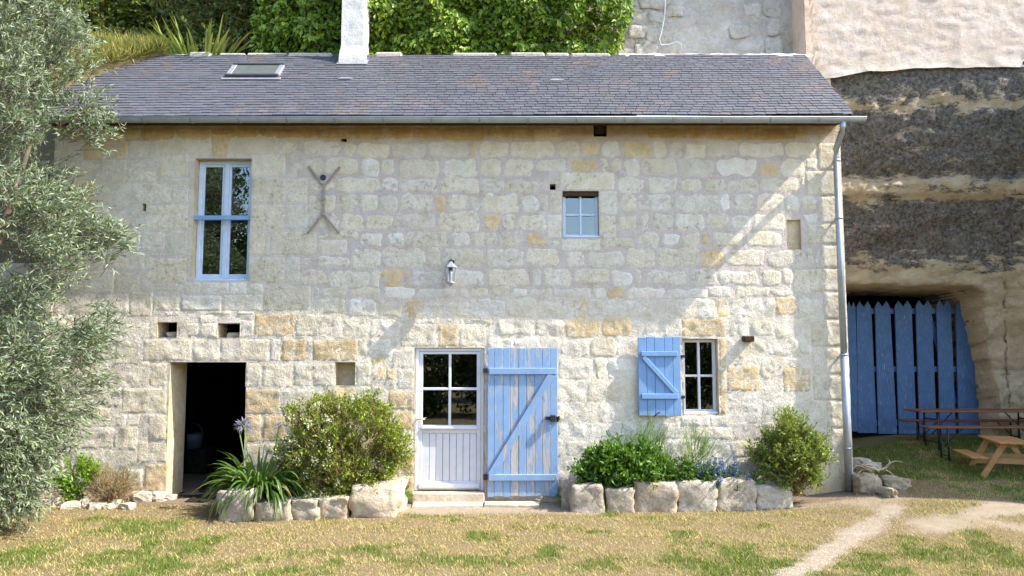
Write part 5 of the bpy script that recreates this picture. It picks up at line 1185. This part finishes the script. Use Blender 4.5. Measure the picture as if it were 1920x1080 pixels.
# ================================================================== BUCKET in the doorway, stones in the niches
g = at(360, 836, 2.2); b0 = thing('metal_pot', Vector((g.x, 2.2, at(362, 838, 2.2).z - 0.02)), 'dull blue-grey metal pot inside the dark doorway', 'pot')
b = MB(); b.lathe([(0.0, 0.0), (0.14, 0.0), (0.17, 0.16), (0.175, 0.25), (0.16, 0.25), (0.14, 0.02)], n=20); b.build('body', 'bucket', b0, True)
b = MB(); b.tube([(0.17 * math.cos(t), 0, 0.25 + 0.16 * math.sin(t)) for t in np.linspace(0, math.pi, 10)], 0.006, 6); b.build('handle', 'bucket', b0, True)
bx = MB(); bz = b0.location.z; bx.box(-0.35, 0.30, -0.25, 0.25, 0, bz - 0.07, bev=0.02); ob = bx.build('stone_ledge', 'earth_floor'); ob.location = (b0.location.x, 2.25, 0.07 + (bz - 0.07) / 2); tag(ob, 'dark stone ledge under the metal pot', 'ledge')
for nk, lb in (('niche_a', 'flat pale stone lying in the wall hole nearest the olive tree'), ('niche_b', 'flat pale stone lying in the wall hole above the doorway')):
    q = OPEN[nk]; rock('niche_stone', lb, 'stone', Vector(((q[0] + q[1]) / 2 + 0.03, 0.16, q[2] + 0.03)), ((q[1] - q[0]) * 0.7, 0.2, 0.09), len(lb), 0.2, 0.4, 0.12, (0.62, 0.56, 0.46), None, 0.2, 2)

# ================================================================== TABLES
def long_table():
    zt = 0.74; p = at(1708, 768, 1.8); gz = ground_z(p.x + 1, 1.8)
    x0 = p.x; t = thing('folding_table', (x0 + 1.1, 1.8, gz), 'long brown folding beer table before the blue gate', 'table'); H = p.z - gz
    b = MB(); b.box(-1.1, 1.1, -0.25, 0.25, H - 0.028, H, bev=0.008); b.build('table_top', 'table_brown', t)
    for sx in (-1, 1):
        b = MB(); X = sx * 0.78
        for y in (-0.2, 0.2): b.tube([(X, y, 0.0), (X, y, H - 0.03)], 0.014, 6)
        b.tube([(X, -0.2, 0.12), (X, 0.2, 0.12)], 0.011, 6); b.tube([(X, -0.2, H - 0.15), (X, 0.2, H - 0.15)], 0.011, 6); b.build('leg_frame', 'black_iron', t, True)
        b = MB(); b.tube([(X, 0, H - 0.4), (sx * 0.42, 0, H - 0.035)], 0.009, 6); b.build('strut', 'black_iron', t, True)
def bench(px, py, Y, label):
    p = at(px, py, Y); gz = ground_z(p.x + 1, Y); H = p.z - gz; t = thing('folding_bench', (p.x + 1.1, Y, gz), label, 'bench')
    b = MB(); b.box(-1.1, 1.1, -0.125, 0.125, H - 0.028, H, bev=0.008); b.build('seat', 'table_brown', t)
    for sx in (-1, 1):
        X = sx * 0.80; b = MB()
        for y in (-0.1, 0.1): b.tube([(X, y, 0.0), (X, y, H - 0.03)], 0.014, 6)
        b.tube([(X, -0.1, 0.08), (X, 0.1, 0.08)], 0.011, 6); b.build('leg_frame', 'black_iron', t, True)
        b = MB(); b.tube([(X, 0, H - 0.3), (sx * 0.5, 0, H - 0.03)], 0.009, 6); b.build('strut', 'black_iron', t, True)
long_table()
bench(1733, 799, 1.15, 'brown folding bench in front of the long table')
bench(1692, 787, 2.35, 'brown folding bench behind the long table, against the gate')
# small wooden picnic table
g = on_ground(1835, 905); pc = thing('picnic_table', (7.12, 0.42, 0), 'small child-size pine picnic table with attached benches', 'picnic table', rz=math.radians(-16))
pc.location.z = ground_z(7.1, 0.4); H = 0.49; SH = 0.275; hl = 0.47
for k in range(4):
    b = MB(); x = -0.225 + 0.1125 * k + 0.056; b.box(x - 0.052, x + 0.052, -hl, hl, H - 0.024, H, bev=0.005); b.build('top_board', 'pine', pc)
for sx in (-1, 1):
    for k in range(2):
        b = MB(); x = sx * (0.42 + 0.105 * k); b.box(x - 0.048, x + 0.048, -hl, hl, SH - 0.022, SH, bev=0.005); b.build('bench_board', 'pine', pc)
for sy in (-1, 1):
    y = sy * 0.33
    for sx in (-1, 1):
        b = MB(); b.bar((sx * 0.12, y, H - 0.03), (sx * 0.41, y, -0.01), 0.075, 0.03, (0, 1, 0), 0.004); b.build('leg', 'pine', pc)
    b = MB(); b.box(-0.50, 0.50, y + sy * -0.05 - 0.016, y + sy * -0.05 + 0.016, SH - 0.10, SH - 0.024, bev=0.004); b.build('cross_beam', 'pine', pc)
    b = MB(); b.box(-0.20, 0.20, y + sy * -0.05 - 0.016, y + sy * -0.05 + 0.016, H - 0.085, H - 0.026, bev=0.004); b.build('top_beam', 'pine', pc)
# bleached branches on the rocks, hose
dw = thing('branch_pile', on_ground(1655, 905), 'bleached curly branches lying on the rocks by the downpipe', 'branches'); rng = np.random.default_rng(5)
dw.location.z += 0.10
for k in range(7):
    a = rng.uniform(-0.6, 3.6); p = Vector((rng.normal(0, 0.08), 0.1 + rng.normal(0, 0.05), 0.04)); d = Vector((math.cos(a), rng.normal(0, .2), 0.5)).normalized(); pts = [p.copy()]
    for s_ in range(6): p = p + d * 0.055; d = (d + Vector((rng.normal(0, .3), rng.normal(0, .2), rng.normal(-0.12, .25)))).normalized(); pts.append(p.copy())
    b = MB(); b.tube(pts, [0.016, 0.015, 0.013, 0.011, 0.009, 0.007, 0.004], 6); b.build('branch', 'driftwood', dw, True)
P_ = [on_ground(*p) + Vector((0, 0, 0.012)) for p in ((1602, 885), (1618, 874), (1640, 868), (1662, 871), (1678, 866))]
b = MB(); b.tube(P_, 0.010, 6); tag(b.build('hose', 'cable_dark', None, True), 'thin dark hose curling on the ground behind the rocks', 'hose')

# ================================================================== LOW WALL beyond the left corner, hidden mostly by the olive
low = thing('lean_to', (XL - 0.6, 0.9, 0), 'low stone lean-to with a dark opening behind the olive tree', 'outbuilding')
b = MB(); b.box(-3.2, 0.58, -0.25, 0.05, 0.95, 3.4); b.box(-3.2, -0.1, -0.25, 0.05, -0.3, 0.95); b.build('front_wall', 'mortar', low, tint=np.array((0.58, 0.50, 0.42, 0.4)))
b = MB(); b.box(-0.1, 0.58, -0.2, 0.05, -0.3, 0.28); b.build('sill_stone', 'rock', low, tint=np.array((0.45, 0.42, 0.38, 0.6)))
b = MB(); b.box(-0.09, 0.57, 0.06, 0.30, 0.0, 0.95); b.build('dark_opening', 'interior', low)

# ================================================================== TREES ON THE FAR SIDE OF THE LAWN (seen mirrored in the glass)
def far_tree(name, label, loc, R, h, col, seed, n=9000, lf=0.22):
    rng = np.random.default_rng(seed); o = thing(name, loc, label, 'tree', 'trees across the lawn'); b = MB(); b.tube([(0, 0, -0.2), (0.1, 0, h * .3), (0, 0.1, h * .6)], [0.28, 0.2, 0.08], 8)
    for k in range(7): a = k * 2.4; b.tube([(0, 0, h * (.25 + .05 * k)), (math.cos(a) * R * .6, math.sin(a) * R * .6, h * (.45 + .06 * k))], [0.09, 0.02], 6)
    link('trunk', b.mesh('trunk'), 'bark', o, None, True); ncl = 90; d = unit(rng.normal(size=(ncl, 3))); cl = d * rng.uniform(.45, 1, (ncl, 1)) * np.array((R, R, h * .47)) + np.array((0, 0, h * .52)); i = rng.integers(0, ncl, n)
    P = cl[i] + rng.normal(0, R * .14, (n, 3)); P[:, 2] = np.maximum(P[:, 2], 0.1); V, F, C = leaf_geo(P, rng.normal(size=(n, 3)) + np.array([[0, 0, -.3]]), lf * rng.uniform(.6, 1.3, n), lf * .55 * rng.uniform(.6, 1.3, n), np.array(col)[None] * rng.uniform(.5, 1.6, (n, 1)), None, .2, rng); link('crown', fast_mesh('crown', V, F, C), 'leaf', o)
for k, (x, y, R, h, c_) in enumerate(((-14, -25, 3.6, 9.5, (.05, .09, .02)), (-9, -27, 3.4, 10.5, (.06, .10, .02)), (-11.6, -24, 3.4, 12.5, (.05, .085, .02)), (-4, -26, 3.2, 7.0, (.05, .09, .02)), (0.5, -28, 3.2, 5.6, (.07, .11, .02)), (5, -27, 3.4, 5.4, (.05, .09, .02)), (10, -28, 3.6, 6.5, (.06, .10, .03)))):
    far_tree('garden_tree', 'leafy garden tree across the lawn, mirrored in the window panes', (x, y + 5, ground_z(x, y)), R, h, c_, 300 + k)

for k, x in enumerate((-8.5, -5.6, -2.9, -0.2, 2.6, 5.4, 8.3)):
    shrub('garden_shrub', 'broad garden shrub across the lawn, mirrored in the door panes', (x, -14.2 - (k % 2) * 0.5, ground_z(x, -15)), (1.7, 0.9, 1.35 + 0.2 * (k % 3)), 60, 1500, 0.4, 6, 0.13, 0.08, (0.045, 0.080, 0.018), stems=6, shell=0.4, group='shrubs across the lawn')
# ================================================================== GRASS
rng = np.random.default_rng(99); N_ = 800000
X = rng.uniform(-8.0, 9.6, N_); Y = -4.3 + 7.4 * rng.random(N_) ** 1.15
step_ = 0.06; gxn, gyn = int(17.8 / step_) + 2, int(7.6 / step_) + 2
BG = np.array([[bare(-8.1 + i * step_, -4.4 + j * step_) for i in range(gxn)] for j in range(gyn)]); GG = np.array([[greenness(-8.1 + i * step_, -4.4 + j * step_) for i in range(gxn)] for j in range(gyn)]); ZG = np.array([[ground_z(-8.1 + i * step_, -4.4 + j * step_) for i in range(gxn)] for j in range(gyn)])
ii, jj = ((X + 8.1) / step_).astype(int), ((Y + 4.4) / step_).astype(int); fu, fv = (X + 8.1) / step_ - ii, (Y + 4.4) / step_ - jj
def bil(G): return G[jj, ii] * (1-fu) * (1-fv) + G[jj, ii+1] * fu * (1-fv) + G[jj+1, ii] * (1-fu) * fv + G[jj+1, ii+1] * fu * fv
Bv, Gv, Zv = bil(BG), bil(GG), bil(ZG)
keep = (rng.random(N_) > Bv * 1.05) & ~((Y > -0.30) & (X < XR + 0.1)) & ~((Y > 2.4)) & ~((X > 0.95) & (X < 3.4) & (Y > -0.64)) & ~((X > -4.0) & (X < -1.6) & (Y > -1.0))
keep &= rng.random(N_) < 0.55 + 0.45 * Gv
X, Y, Zv, Gv, Bv = X[keep], Y[keep], Zv[keep], Gv[keep], Bv[keep]; n = len(X)
isg = rng.random(n) < np.clip((Gv - 0.36) * 1.7, 0.08, 0.85)
tuft = np.array([0.75 + 0.9 * max(0, noise.noise(Vector((a_ * 5, b_ * 5, 8)))) for a_, b_ in zip(X, Y)])
Lb = tuft * np.where(isg, rng.uniform(0.018, 0.055, n), rng.uniform(0.025, 0.075, n)) * (0.6 + 0.7 * Gv) * (0.7 + 0.9 * rng.random(n) ** 3); a = rng.uniform(0, 2 * math.pi, n); le = np.where(isg, rng.uniform(0.1, 0.9, n), rng.uniform(0.4, 2.2, n)); d = unit(np.stack([np.cos(a) * le, np.sin(a) * le, np.ones(n)], 1))
w = rng.uniform(0.004, 0.009, n)[:, None]; sd_ = np.stack([-np.sin(a + rng.normal(0, 1, n)), np.cos(a), np.zeros(n)], 1); P = np.stack([X, Y, Zv - 0.002], 1)
V = np.stack([P - sd_ * w / 2, P + sd_ * w / 2, P + d * Lb[:, None]], 1).reshape(-1, 3)
cg = np.array((0.165, 0.235, 0.050)) * rng.uniform(0.6, 1.4, (n, 1)); cs = np.array((0.63, 0.485, 0.275)) * rng.uniform(0.45, 1.25, (n, 1)) * (1 + rng.normal(0, 0.07, (n, 3))); C = np.where(isg[:, None], cg, cs)
tag(link('grass', fast_mesh('grass', V, np.arange(3 * n).reshape(n, 3), np.repeat(C, 3, 0)), 'grass'), 'short dry lawn grass, straw with green patches', 'grass', kind='stuff')
print('blades', n)
# pebbles and straw litter on the path
n = 2600; t = rng.random(n) * (len(PATH_C) - 1); i = t.astype(int); f = (t - i)[:, None]; PC = np.array(PATH_C); c = PC[i] * (1 - f) + PC[i + 1] * f; P = c[:, :2] + rng.normal(0, 0.13, (n, 2)); V = []; 
zz = np.array([ground_z(*p) for p in P]); r = rng.uniform(0.003, 0.011, n)[:, None]; P3 = np.column_stack([P, zz])
oc = np.array([(1, 0, 0), (0, 1, 0), (-1, 0, 0), (0, -1, 0), (0, 0, .7)]); V = (P3[:, None, :] + oc[None] * r[:, None, :]).reshape(-1, 3); b_ = (np.arange(n) * 5)[:, None]
F = np.concatenate([b_ + np.array([[k, (k + 1) % 4, 4]]) for k in range(4)]); tag(link('gravel', fast_mesh('gravel', V, F, np.repeat(np.array((0.60, 0.53, 0.44))[None] * rng.uniform(.6, 1.2, (n, 1)), 5, 0)), 'ground'), 'fine pale gravel on the worn path', 'gravel', kind='stuff')
